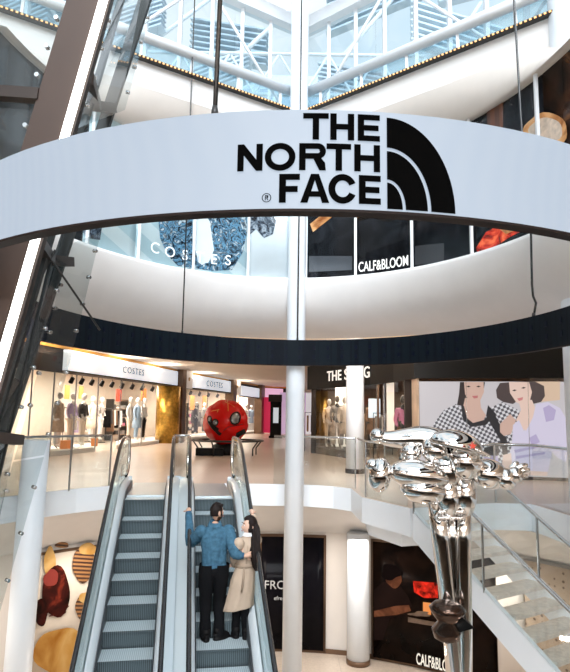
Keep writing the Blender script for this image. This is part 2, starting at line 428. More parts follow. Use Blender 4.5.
# food counter poster
dk2 = print_mat('dark_kitchen_print', [(.4, (.004, .0025, .002)), (.62, (.012, .006, .004))], 2.2, 1, rough=.2)
t = poster_frame('kitchen_poster', 'black wall-high poster of a cook at a counter, behind the chrome legs', 'poster', 371, 494, ZL + .03, ZT_ - .05, dk2, W['bronze'])
m_face = print_mat('poster_skin', [(.3, (.04, .014, .008)), (.6, (.16, .06, .03))], 4, 1, emit=.05)
m_apr = mat('poster_shirt', (.012, .006, .005), .8, var=.3, spec=.05)
m_redg = print_mat('poster_red_glow', [(.35, (.03, .002, .001)), (.6, (.50, .02, .01))], 7, 1, emit=.6)
m_counter = mat('poster_counter', (.12, .075, .05), .6, emit=.06, var=.4, vscale=8)
decal('shirt', [(374, 590), (383, 582), (398, 583), (408, 596), (412, 606), (404, 614), (390, 618), (383, 640), (374, 640)], m_apr, t, .118)
decal('head', blob(394, 578, 8, 10), m_face, t, .124)
decal('hair', blob(391, 572, 10, 8, wob=.12), mat('poster_hair', (.004, .002, .002), .9, spec=.05), t, .128)
decal('forearm', [(374, 611), (395, 606), (409, 605), (411, 611), (396, 615), (374, 617)], m_face, t, .13)
decal('red_lamp', [(413, 581), (438, 583), (438, 598), (424, 598), (414, 592)], m_redg, t, .12)
decal('price_card', [(423, 602), (431, 603), (431, 615), (423, 614)], mat('poster_card', (.55, .20, .05), .5, emit=.4), t, .13)
decal('counter', [(408, 617), (445, 624), (445, 628), (408, 622)], m_counter, t, .13)
decal('dishes', blob(420, 614, 10, 2.6, wob=.2), m_counter, t, .135)
wall_text('CALF&BLOOM', 437, 669, .30, 'lettering', t, .15, .004, sx=.44, m_=mat('poster_lettering', (.7, .68, .62), .5, emit=.5))
# white wall return and column on the lower floor
p = on_lower(509, 640, .3)
mb = MB()
for px0, px1 in ((495, 521),):
    P = [lower_at(px0 + (px1 - px0) * i / 4) for i in range(5)]; P = [q + (V((0, 6.4, 0)) - q).normalized() * .12 for q in P]
    mb.sheet([[q + V((0, 0, ZL)) for q in P], [q + V((0, 0, ZT_)) for q in P]])
struct(mb.build('wall_pier', W['cream'], solid=.08))
lc = lower_at(358); lc = lc * .975
mb = MB(); mb.lathe([(.23, ZL), (.23, ZT_ + .1)], (lc.x, lc.y, 0), 32); struct(mb.build('column_lower', W['column']))
mb = MB(); mb.lathe([(.245, ZL), (.245, ZL + .1)], (lc.x, lc.y, 0), 32); struct(mb.build('baseboard_column', W['bronze']))
# perforated timber wall under the far stairs
pw = bpy.data.materials.new('perforated_timber'); pw.use_nodes = True; nt = pw.node_tree; b = nt.nodes['Principled BSDF']
tc = nt.nodes.new('ShaderNodeTexCoord'); vo = nt.nodes.new('ShaderNodeTexVoronoi'); vo.inputs['Scale'].default_value = 9; vo.inputs['Randomness'].default_value = .35
nt.links.new(tc.outputs['Object'], vo.inputs['Vector']); gt = nt.nodes.new('ShaderNodeMath'); gt.operation = 'GREATER_THAN'; gt.inputs[1].default_value = .22
nt.links.new(vo.outputs['Distance'], gt.inputs[0]); mx = nt.nodes.new('ShaderNodeMix'); mx.data_type = 'RGBA'; mx.inputs[6].default_value = (.12, .07, .04, 1); mx.inputs[7].default_value = (.50, .38, .28, 1)
nt.links.new(gt.outputs[0], mx.inputs[0]); nt.links.new(mx.outputs[2], b.inputs['Base Color'])
curved_panel('wall_timber', 522, 600, ZL, ZT_ - .02, .15, pw); struct(bpy.data.objects['wall_timber'])

# thin tall column in the middle of the atrium
cc = (0.205, 11.05)
mb = MB(); mb.lathe([(.172, ZL), (.172, 12.0)], (cc[0], cc[1], 0), 36); struct(mb.build('column_atrium', W['column']))
# column on the gallery in front of the sting shop
gp = atz(355, 473, 0); mb = MB(); mb.lathe([(.21, 0.06), (.21, 3.4)], (gp.x, gp.y, 0), 32); struct(mb.build('column_gallery', W['column']))
mb = MB(); mb.lathe([(.225, 0), (.225, .10)], (gp.x, gp.y, 0), 32); struct(mb.build('baseboard_gallery', W['darkbrown']))
# fat white column at the right side
mb = MB(); mb.lathe([(.36, ZL), (.36, 12.0)], (4.24, 8.25, 0), 40); struct(mb.build('column_right', W['column']))
# slanted white column behind the lift
a = aty(43, 440, 9.6); b_ = aty(22, 700, 9.6); mb = MB(); mb.tube([b_ + (b_ - a) * .4 + V((-.1, 0, 0)), a + V((-.1, 0, 0))], .20, 28); struct(mb.build('column_left', W['column']))

# gallery ceiling
ZC = 3.4
hole = [(x, y) for x, y, _ in ell(EC, 4.9, 5.9, 0, -.35 * PI, 1.35 * PI, 60)]
hp = [(x, y) for x, y in hole]
mb = MB()
# ceiling ring built as a sheet from the atrium opening outwards
inner = [V((x, y, ZC)) for x, y in hp]
outer = []
for q in inner:
    d = V((q.x - EC[0], q.y - EC[1], 0)).normalized()
    k = min(abs(14 / d.x) if d.x else 1e9, abs((42 if d.y > 0 else 16) / d.y) if d.y else 1e9); outer.append(V((EC[0] + d.x * k, EC[1] + d.y * k, ZC)))
mb.sheet([inner, outer], smooth=False); struct(mb.build('ceiling_gallery', W['ceil'], solid=.15))
# wall behind the viewer and outer side walls that shut the mall off
mb = MB(); mb.box((-1, -12, 3), (30, .2, 14)); struct(mb.build('wall_back', W['cream']))
mb = MB(); mb.box((-13.6, 10, 1.5), (.2, 80, 11)); struct(mb.build('wall_left', W['cream']))
mb = MB(); mb.box((11.6, 10, 1.5), (.2, 80, 11)); struct(mb.build('wall_right', W['cream']))
mb = MB(); mb.box((-1, 47.5, 1.5), (26, .2, 5)); struct(mb.build('wall_far', W['cream']))

# ================================================================== LEVEL 2
def e2(t, off=0.0, z=0.0):
    x, y = 3.6 * math.cos(t), 4.6 * math.sin(t); n = V((math.cos(t) / 3.6, math.sin(t) / 4.6, 0)).normalized()
    return V((EC[0] + x + n.x * off, EC[1] + y + n.y * off, z))
TS = [-.28 * PI + 1.56 * PI * i / 90 for i in range(91)]
prof = [(.30, 3.84), (.0, 3.86), (.0, 3.80), (.03, 3.66), (.12, 3.40), (.30, 3.15), (.55, 2.97), (.80, 2.88), (1.05, 2.84)]
mb = MB(); mb.sheet([[e2(t, o, z) for t in TS] for o, z in prof]); struct(mb.build('wall_fascia', W['white']))
mb = MB(); mb.sheet([[e2(t, o, z) for t in TS] for o, z in [(1.05, 2.84), (1.08, 2.88), (1.30, 2.88), (1.30, 3.42)]], smooth=False); struct(mb.build('trim_2', W['soffit']))
mb = MB(); mb.sheet([[e2(t, o, 2.875) for t in TS] for o in (1.12, 1.20)]); tag(mb.build('cove_light_strip', W['ledwarm'], solid=.02), 'thin warm light line along the bottom of the curved white balcony', 'light strip')
def on_e2(px, py, off):
    d = ray(px, py); lo, hi = 4., 22.
    for _ in range(50):
        mid = (lo + hi) / 2; q = CAM + d * (mid / d.y)
        if ((q.x - EC[0]) / (3.6 + off)) ** 2 + ((q.y - EC[1]) / (4.6 + off)) ** 2 < 1: lo = mid
        else: hi = mid
    return CAM + d * (lo / d.y)
def tpx(px, py=265, off=.1):
    q = on_e2(px, py, off); t = math.atan2((q.y - EC[1]) / (4.6 + off), (q.x - EC[0]) / (3.6 + off)); return t + 2 * PI if t < -PI / 2 else t
Z2a, Z2b = 3.8, 6.12
def pane2(name, label, px0, px1, m_, grp='shop window panes above the curved balcony', py=255, glaze=True):
    t0, t1 = tpx(px0, py), tpx(px1, py); ts = [t0 + (t1 - t0) * i / 8 for i in range(9)]
    th = thing(name, label, 'shop window', e2((t0 + t1) / 2, .15, Z2a), grp)
    mb = MB(); mb.sheet([[e2(t, .16, z) for t in ts] for z in (Z2a, Z2b)]); mb.build('print', m_, th, solid=.02)
    if glaze:
        mb = MB(); mb.sheet([[e2(t, .08, z) for t in ts] for z in (Z2a, Z2b)]); mb.build('glass', W['paneglass'], th)
    mb = MB()
    for tt in (t1,): mb.beam(e2(tt, .04, Z2a), e2(tt, .04, Z2b), .045, .05, up=(0, 1, 0))
    mb.build('frame', W['steelwhite'], th)
    return th
pale = stripes('pale_blue_stripe', (.42, .62, .70), (.60, .76, .82), (.8, 0, 1), 1.6, rough=.3, emit=.12)
pale2 = mat('white_blue_print', (.66, .76, .82), .3, emit=.1, var=.03)
dkw = print_mat('dark_reflecting_print', [(.35, (.006, .007, .009)), (.60, (.02, .022, .028)), (.75, (.06, .07, .09))], 1.6, 2, rough=.12)
dkb = print_mat('dark_bread_print', [(.42, (.008, .006, .005)), (.58, (.05, .02, .01)), (.75, (.30, .13, .05))], 1.3, 2, rough=.12)
w1 = pane2('window_poster_pane', 'pale blue striped window pane nearest the glass lift, above the curved balcony', 84, 137, pale)
w2 = pane2('window_poster_pane', 'pale blue window pane with the first half of a ruffled print and silver letters', 137, 193, pale)
w3 = pane2('window_poster_pane', 'pale blue window pane with the second half of the ruffled blue and black print', 193, 248, pale)
w4 = pane2('window_poster_pane', 'white window pane with a dark ruffle corner beside the thin column', 248, 291, pale2)
w5 = pane2('window_poster_pane', 'dark window pane directly on the other side of the thin column', 307, 356, dkw)
w6 = pane2('window_poster_pane', 'dark window pane with white CALF&BLOOM lettering', 356, 413, dkw)
w7 = pane2('window_poster_pane', 'plain dark window pane between the lettered pane and the red pane', 413, 474, dkw)
w8 = pane2('window_poster_pane', 'dark window pane printed with a red and brown food picture', 474, 545, dkw, py=225)
w9 = pane2('window_poster_pane', 'dark window pane reaching behind the glass lift', -60, 84, dkw)
def decal2(name, pix, m_, parent, off=.13):
    n = len(pix); c = (sum(p[0] for p in pix) / n, sum(p[1] for p in pix) / n); K = 3
    vs = [on_e2(*c, off)] + [on_e2(c[0] + (p[0] - c[0]) * j / K, c[1] + (p[1] - c[1]) * j / K, off) for j in range(1, K + 1) for p in pix]
    fs = [(0, 1 + i, 1 + (i + 1) % n) for i in range(n)]
    for j in range(K - 1):
        for i in range(n): fs.append((1 + j * n + i, 1 + (j + 1) * n + i, 1 + (j + 1) * n + (i + 1) % n, 1 + j * n + (i + 1) % n))
    mb = MB(); mb.add(vs, fs, 0, True); return mb.build(name, m_, parent)
ruff = print_mat('ruffle_print', [(.36, (.006, .008, .012)), (.45, (.05, .10, .15)), (.50, (.14, .34, .52)), (.55, (.02, .03, .045)), (.64, (.50, .60, .66))], 4.5, 3, emit=.04)
ruff2 = print_mat('ruffle_grey_print', [(.38, (.01, .012, .018)), (.5, (.07, .10, .14)), (.62, (.30, .36, .42))], 4, 4, emit=.04)
decal2('ruffle_print', [(157, 205), (192.5, 205), (192.5, 268), (178, 266), (168, 256), (160, 238)], ruff, w2)
decal2('ruffle_print', [(193.5, 205), (247, 200), (247, 232), (243, 252), (232, 270), (212, 271), (193.5, 268)], ruff, w3)
decal2('pale_collar', [(196, 214), (208, 210), (214, 250), (206, 268), (198, 262), (193.5, 240)], pale2, w3, .125)
decal2('ruffle_print', [(248.5, 198), (268, 205), (276, 221), (273, 234), (264, 238), (256, 229), (248.5, 236)], ruff2, w4)
decal2('ruffle_print', [(78, 222), (104, 214), (100, 240), (86, 238)], ruff2, w1)
decal2('bread_board', [(357, 205), (409, 205), (412, 214), (388, 222), (370, 217), (357, 222)], dkb, w6)
bread = print_mat('loaf_print', [(.35, (.25, .08, .02)), (.5, (.60, .30, .12)), (.68, (.80, .55, .30))], 2, 1.5, emit=.15)
wood = stripes('timber_print', (.16, .05, .02), (.09, .03, .015), (1, 0, 0), 12, emit=.06)
decal2('wooden_tray', [(357, 205), (405, 206), (411, 211), (380, 215), (357, 218)], bread, w6, .12)
decal2('arm_print', [(310, 224), (330, 208), (352, 205), (352, 211), (332, 217), (313, 232)], bread, w5, .125)
decal2('grey_counter', [(309, 256), (352, 256), (352, 270), (309, 272)], mat('grey_counter_print', (.05, .06, .075), .4), w5)
decal2('grey_counter', [(415, 246), (444, 243), (444, 262), (415, 265)], mat('dark_counter_print', (.03, .03, .035), .4), w7)
redf = print_mat('red_food_print', [(.35, (.04, .01, .006)), (.5, (.55, .03, .015)), (.66, (.78, .16, .06))], 3, 2, emit=.35)
decal2('red_food_print', [(476, 248), (486, 232), (505, 222), (530, 228), (532, 226), (510, 237), (490, 250), (478, 254)], redf, w8)
decal2('meat_print', [(487, 220), (508, 219), (528, 225), (506, 234)], bread, w8, .125)
# upper parts of the dark panes, seen over the display ring
decal2('timber_print', [(487, 100), (503, 92), (503, 128), (487, 128)], wood, w8, .125)
decal2('sliced_loaf', blob(546, 130, 22, 17, wob=.05), bread, w8, .12)
decal2('crust', blob(546, 130, 17, 12, wob=.05), mat('pale_crumb', (.62, .50, .40), .5, emit=.1, var=.2, vscale=12), w8, .115)
# the same course of glazing continues to the side as plain dark panes
for k, (a, b_) in enumerate(((-.28 * PI, -.12 * PI), (-.12 * PI, tpx(546, 225)))):
    th = thing('window_poster_pane', ['dark window pane beside the thick white column, out past the red pane', 'dark window pane partly behind the thick white column'][k], 'shop window', e2((a + b_) / 2, .15, Z2a), 'shop window panes above the curved balcony')
    ts = [a + (b_ - a) * i / 8 for i in range(9)]; mb = MB(); mb.sheet([[e2(t, .16, z) for t in ts] for z in (Z2a, Z2b)]); mb.build('print', dkb, th, solid=.02)
m_silver = mat('silver_lettering', (.80, .84, .86), .3, emit=.35)
def arc_text(s, px, py, size, parent, name='lettering', bold=0., m_=None, sx=1., spacing=1., off=.05):
    me = text_mesh(s, size, bold, spacing, 'CENTER', .003); q = on_e2(px, py, off); t0 = math.atan2((q.y - EC[1]) / (4.6 + off), (q.x - EC[0]) / (3.6 + off)); L = parent_loc(parent)
    for v in me.vertices:
        c = v.co.copy(); ds = c.x * sx; r = V((-3.6 * math.sin(t0), 4.6 * math.cos(t0), 0)).length; t = t0 - ds / r
        v.co = e2(t, off - c.z, q.z + c.y) - L
    me.materials.clear(); me.materials.append(m_ or m_silver); o = bpy.data.objects.new(name, me); C.objects.link(o); o.parent = parent; return o
arc_text('CALF&BLOOM', 383, 269, .26, w6, bold=.002, m_=mat('white_lettering', (.85, .85, .82), .5, emit=.5), sx=.58)
sign2 = thing('window_lettering', 'large thin silver COSTES letters across the blue ruffled print', 'lettering', e2(tpx(193, 260), .05, 4.0))
for ch, lx, ly in (('C', 155, 253), ('O', 170, 257), ('S', 185, 260), ('T', 200, 262), ('E', 214, 264), ('S', 228, 265)): arc_text(ch, lx, ly, .27, sign2, 'letter', off=.03)

# ================================================================== LEVEL 3 and roof
VC = V((0.25, 11.45, 0))
RD = V((3.96 - .2, 8.19 - 11.4, 0)).normalized(); LD = V((-2.4 + .66, 9.85 - 11.0, 0)).normalized()
def v3(u, off=0.0, z=0.0):
    """along the V shaped edge: u > 0 to the right, u < 0 to the left; off outwards"""
    n = V((0, 1, 0)); dr = RD if u >= 0 else LD; nn = V((-dr.y, dr.x, 0)) if u >= 0 else V((dr.y, -dr.x, 0))
    # mitre at the corner
    k = off
    base = VC + V((0, k / max(.35, abs(nn.y)), 0)) + dr * abs(u)
    return V((base.x, base.y, z))
US = [-9 + i * .5 for i in range(37)]
# soffit loft between the level 2 glazing head and the level 3 edge
def ray_v(t):
    d = V((3.6 * math.cos(t), 4.6 * math.sin(t), 0)); best = None
    for dr in (RD, LD):
        # EC + d*s = VC + dr*u
        den = d.x * -dr.y + dr.x * d.y
        if abs(den) < 1e-6: continue
        bx, by = VC.x - EC[0], VC.y - EC[1]
        s = (bx * -dr.y + dr.x * by) / den
        u = (d.x * by - d.y * bx) / den
        if s > 0 and u > -0.001 and (best is None or s < best): best = s
    return V((EC[0] + d.x * best, EC[1] + d.y * best, 0)) if best else None
tt = [(.04 + .92 * i / 60) * PI for i in range(61)]
rv = [(t, ray_v(t)) for t in tt]; rv = [(t, q) for t, q in rv if q is not None and (q - V((EC[0], EC[1], 0))).length < 12]
mb = MB(); mb.sheet([[e2(t, .2, Z2b) for t, q in rv], [e2(t, -.02, Z2b - .02) for t, q in rv], [q + V((0, 0, 6.85)) for t, q in rv]]); struct(mb.build('ceiling_level_two', W['cream']))
mb = MB(); mb.sheet([[v3(u, 0, 6.84) for u in US], [v3(u, 0, 7.30) for u in US], [v3(u, 1.4, 7.30) for u in US], [v3(u, 1.4, 6.9) for u in US]], smooth=False); struct(mb.build('wall_edge', W['white']))
# led strip on the edge
for sgn, lab in ((1, 'strip of small warm lights under the thick white handrail, on the red pane side'), (-1, 'strip of small warm lights under the thick white handrail, on the lift side')):
    th = thing('edge_light_strip', lab, 'light strip', v3(sgn * 3, -.06, 7.30), 'strips of small lights on the top balcony edge')
    mb = MB(); us = [sgn * (.1 + i * 8.5) for i in (0, 1)]
    mb.beam(v3(us[0], -.06, 7.32), v3(us[1], -.06, 7.32), .10, .05); mb.build('channel', W['dark'], th)
    dd = (v3(us[1]) - v3(us[0])).normalized()
    MB().beam(v3(us[0], -.115, 7.32), v3(us[1], -.115, 7.32), .02, .022).build('light_dots', stripes('led_dots_%d' % (sgn + 2), (.9, .50, .20), (.02, .015, .01), tuple(dd), 14, emit=1.0, sharp=.5), th)
    mb = MB(); mb.sheet([[v3(u, .02, z) for u in (us[0], us[1])] for z in (7.34, 7.72)], smooth=False); mb.build('glass_upstand', W['blueglass'], th, solid=.012)
    for i in range(9):
        q = v3(sgn * (.5 + i * .95), -.0, 7.34); MB().beam(q + V((0, -.03, 0)), q + V((0, -.0, .36)), .05, .02).build('bracket', W['steelwhite'], th)
    t2 = tag(MB().tube([v3(sgn * .12, -.03, 7.74), v3(sgn * 8.6, -.03, 7.74)], .095, 20).build('balcony_handrail', W['fascia']), 'thick round white handrail of the top balcony on the %s side' % ('red pane' if sgn > 0 else 'lift'), 'handrail', 'thick white handrails of the top balcony')
# curtain wall
ZE = 9.75
nw = 1
for sgn in (1, -1):
    th = bpy.data.objects.new('window_%d' % nw, None); C.objects.link(th); th.location = v3(sgn * 3, .85, 7.3); struct(th); nw += 1
    mb = MB(); mb.sheet([[v3(u, .85, z) for u in (sgn * .05, sgn * 9)] for z in (7.3, ZE)], smooth=False); mb.build('glazing', W['sky_glass'], th)
    mb = MB()
    for i in range(13): q = v3(sgn * (.10 + i * .69), .83, 7.3); mb.beam(q, q + V((0, 0, ZE - 7.3)), .07, .12, up=(0, 1, 0))
    for z, s_ in ((7.35, .10),): mb.beam(v3(sgn * .1, .83, z), v3(sgn * 9, .83, z), .10, s_)
    mb.build('mullion', W['steelwhite'], th)
    mb = MB(); mb.beam(v3(sgn * .02, .80, ZE + .14), v3(sgn * 9, .80, ZE + .14), .30, .28)
    mb.beam(v3(sgn * .02, .3, ZE + .75), v3(sgn * 9, .3, ZE + .75), .35, .3); mb.build('eaves_beam', W['steelwhite'], th)
    mb = MB()
    for a0, a1 in ((.2, 2.2), (4.4, 2.4), (4.6, 6.6)):
        mb.tube([v3(sgn * a0, .6, 7.45), v3(sgn * a1, .6, 9.7)], .032, 8); 
    mb.build('brace', W['steelwhite'], th)
# roof beams over the atrium
for i in range(6):
    x = -5 + i * 2.0
    mb = MB(); mb.beam((x, 1, 12.0), (x, 12, 12.0), .12, .3); struct(mb.build('beam_roof', W['steelwhite']))
# structures outside the curtain wall: canopy blades, a neighbouring facade and its truss
slat = stripes('grey_blue_blades', (.42, .52, .58), (.62, .70, .74), (1, .4, 0), 3, rough=.5)
def outside(name, label, cat, pts, th_, m_, group=None):
    mb = MB(); mb.prism([V(p) for p in pts], th_); return tag(mb.build(name, m_), label, cat, group)
cols = [(.40, .50, .56), (.52, .60, .66), (.62, .70, .75), (.33, .42, .48)]
spec = [(-7.5, 14.0, 9.9, 3.4, .9, .35), (-4.8, 14.6, 10.6, 3.2, .9, .25), (-2.2, 15.2, 9.7, 2.4, .9, .3), (-6.6, 16, 12.6, 4, 1.2, .2), (-1.7, 16, 12.0, 2.2, 1.2, -.3),
        (1.9, 15.0, 10.2, 2.2, .9, -.3), (4.6, 14.2, 11.3, 3.0, 1.2, -.45), (7.6, 13.0, 12.3, 3.0, 1.2, -.6), (2.6, 16.5, 13.0, 3.0, 1.2, .35), (6.0, 16, 13.8, 3.4, 1.5, .2)]
locs = ['over the lift', 'above the blue ruffled print', 'just beside the thin column', 'high above the lift', 'high beside the thin column', 'low behind the thin column', 'above the logo', 'above the thick white column', 'steep one above the logo', 'highest of all']
for k, (x, y, z, w, h, r) in enumerate(spec):
    mb = MB(); 
    for j in range(7):
        a = V((x - w / 2, y, z + (j - 3) * h / 7)); b_ = V((x + w / 2, y - .5, z + (j - 3) * h / 7 + r * w))
        mb.beam(a, b_, .35, .05)
    tag(mb.build('roof_louvre', mat('louvre_%d' % k, cols[k % 4], .5, var=.08)), 'grey blue louvre panel outside the roof glazing, ' + locs[k], 'louvre', 'louvre panels outside the roof glazing')
mb = MB()
for k in range(15):
    x0 = -9 + k * 1.25
    mb.tube([(x0, 14.2, 8.2), (x0 + 1.25, 14.2, 10.4)], .035, 6); mb.tube([(x0, 14.2, 10.4), (x0 + 1.25, 14.2, 8.2)], .03, 6)
for z in (8.2, 9.3, 10.4, 12.2): mb.tube([(-9, 14.2, z), (10, 14.2, z)], .05, 6)
for k in range(8): mb.tube([(-9 + k * 2.6, 14.2, 10.4), (-6.5 + k * 2.6, 17, 15)], .06, 6); mb.tube([(-9 + k * 2.6, 14.2, 12.2), (-11 + k * 2.6, 17, 15)], .045, 6)
tag(mb.build('steel_truss', W['steelwhite']), 'white lattice truss of thin tubes outside the roof glazing', 'truss')
mb = MB(); mb.box((-14, 64, 17.5), (36, 2, 43)); mb.box((22, 66, 16), (24, 2, 40))
for k in range(14):
    for j in range(4): mb.box((-30 + k * 2.5, 62.9, 24 + j * 4), (1.4, .3, 2.4), mi=1)
for k in range(9):
    for j in range(4): mb.box((12 + k * 2.4, 64.9, 22 + j * 4), (1.3, .3, 2.4), mi=1)
tag(mb.build('neighbour_building', [mat('neighbour_wall', (.62, .68, .72), .7, var=.1), mat('neighbour_window', (.25, .33, .40), .2)]), 'pale building seen faintly through the roof glazing', 'building')

# ================================================================== DISPLAY RING
RC = V((0.15, 6.66, 0)); RA, RB = 3.28, 4.14; ZR0, ZR1 = 2.195, 2.66
def rg(t, off=0., z=0.):
    n = V((math.cos(t) / RA, math.sin(t) / RB, 0)).normalized(); return V((RC.x + RA * math.cos(t) + n.x * off, RC.y + RB * math.sin(t) + n.y * off, z))
ring = thing('led_display_ring', 'large hanging oval display ring, white screen outside with a black mountain logo', 'display screen', (RC.x, RC.y, ZR0))
TT = [2 * PI * i / 160 for i in range(161)]
led = bpy.data.materials.new('led_screen_white'); led.use_nodes = True; nt = led.node_tree; b = nt.nodes['Principled BSDF']
tc = nt.nodes.new('ShaderNodeTexCoord'); wv = nt.nodes.new('ShaderNodeTexWave'); wv.wave_type = 'RINGS'; wv.inputs['Scale'].default_value = 9; wv.inputs['Distortion'].default_value = 1.2; wv.inputs['Detail'].default_value = 1
nt.links.new(tc.outputs['Object'], wv.inputs['Vector'])
rp = nt.nodes.new('ShaderNodeValToRGB'); rp.color_ramp.elements[0].color = (.508, .610, .748, 1); rp.color_ramp.elements[1].color = (.525, .625, .755, 1)
nt.links.new(wv.outputs['Fac'], rp.inputs[0]); nt.links.new(rp.outputs[0], b.inputs['Emission Color']); b.inputs['Emission Strength'].default_value = .70
b.inputs['Base Color'].default_value = (.05, .055, .06, 1); b.inputs['Roughness'].default_value = .5
MB().sheet([[rg(t, .03, z) for t in TT] for z in (ZR0 + .012, ZR1)]).build('screen_face', led, ring)
inn = bpy.data.materials.new('ring_inner_panels'); inn.use_nodes = True; nt = inn.node_tree; b = nt.nodes['Principled BSDF']; b.inputs['Roughness'].default_value = .6; b.inputs['Specular IOR Level'].default_value = .1
tc = nt.nodes.new('ShaderNodeTexCoord'); sp = nt.nodes.new('ShaderNodeTexBrick'); sp.inputs['Scale'].default_value = 2.2; sp.inputs['Color1'].default_value = (.004, .008, .012, 1); sp.inputs['Color2'].default_value = (.005, .009, .014, 1); sp.inputs['Mortar'].default_value = (.003, .005, .009, 1)
sp.inputs['Mortar Size'].default_value = .03; nt.links.new(tc.outputs['Object'], sp.inputs['Vector']); nt.links.new(sp.outputs[0], b.inputs['Base Color'])
MB().sheet([[rg(t, -.03, z) for t in TT] for z in (ZR0 + .012, ZR1)]).build('inner_face', inn, ring)
MB().sheet([[rg(t, o, z) for t in TT] for o, z in ((.035, ZR0 + .012), (.035, ZR0), (-.035, ZR0), (-.035, ZR0 + .012))], smooth=False).build('bottom_rim', mat('rim_dark', (.014, .009, .008), .6, spec=.1), ring)
MB().sheet([[rg(t, o, ZR1) for t in TT] for o in (.03, -.03)]).build('top_rim', W['dark'], ring)
# dark connector boxes on the inner face
cbl = mat('connector_blue', (.003, .005, .014), .5, spec=.1)
for i in range(40):
    t = PI * (.02 + .96 * i / 39)
    for z in (ZR0 + .16, ZR0 + .32): MB().beam(rg(t, -.034, z), rg(t, -.040, z), .05, .07).build('connector_panel', cbl, ring)
# the logo, as strokes on the near face, laid out in metres along the ring
S0 = -PI / 2
# arc length table
tab = [(S0, 0.)]
tq = S0; s = 0.
while tq < S0 + 1.2: 
    a = rg(tq, .034); tq += .004; s += (rg(tq, .034) - a).length; tab.append((tq, s))
def t_of(sv):
    a = abs(sv)
    for i in range(1, len(tab)):
        if tab[i][1] >= a: f = (a - tab[i - 1][1]) / (tab[i][1] - tab[i - 1][1]); r = tab[i - 1][0] + f * (tab[i][0] - tab[i - 1][0]); return r if sv > 0 else 2 * S0 - r
    return S0
q0 = aty(299, 160, RC.y - RB)
PXM = 0.00448   # metres per logo unit along the ring
ZT = ZR1 - .021; ZPM = (ZR1 - ZR0) / 103.5
def L2(u, v):   # u in logo px, v in logo px down from ring top (110)
    sv = (u - 299) * PXM; return rg(t_of(sv - RC.x + .052), .036, ZR1 - (v - 109.5) * ZPM)
logo_black = mat('logo_black', (.002, .002, .002), .9, spec=.0)
logo_white = mat('logo_line', (.05, .05, .05), .5, emit=.70, ecol=(.50, .60, .74))
def shape(mb, poly, n=None):
    """fill a 2d outline, cut into narrow vertical slices so that it bends with the ring"""
    bm = bmesh.new(); vs = [bm.verts.new((x, 0, -y)) for x, y in poly]; f = bm.faces.new(vs); bmesh.ops.triangulate(bm, faces=[f])
    x0 = min(p[0] for p in poly); x1 = max(p[0] for p in poly); k = max(1, int((x1 - x0) / 5))
    for i in range(1, k):
        bmesh.ops.bisect_plane(bm, geom=bm.verts[:] + bm.edges[:] + bm.faces[:], plane_co=(x0 + (x1 - x0) * i / k, 0, 0), plane_no=(1, 0, 0))
    bm.verts.index_update(); vs = [L2(v.co.x, -v.co.z) for v in bm.verts]; fs = [tuple(v.index for v in f.verts) for f in bm.faces]; bm.free()
    mb.add(vs, fs)
def band(mb, A_, B_):
    mb.add([L2(*p) for p in A_] + [L2(*p) for p in B_], [(i, i + 1, len(A_) + i + 1, len(A_) + i) for i in range(len(A_) - 1)])
def arcp(cx, cy, rx, ry, a0, a1, n=14): return [(cx + rx * math.cos(math.radians(a0 + (a1 - a0) * i / n)), cy - ry * math.sin(math.radians(a0 + (a1 - a0) * i / n))) for i in range(n + 1)]
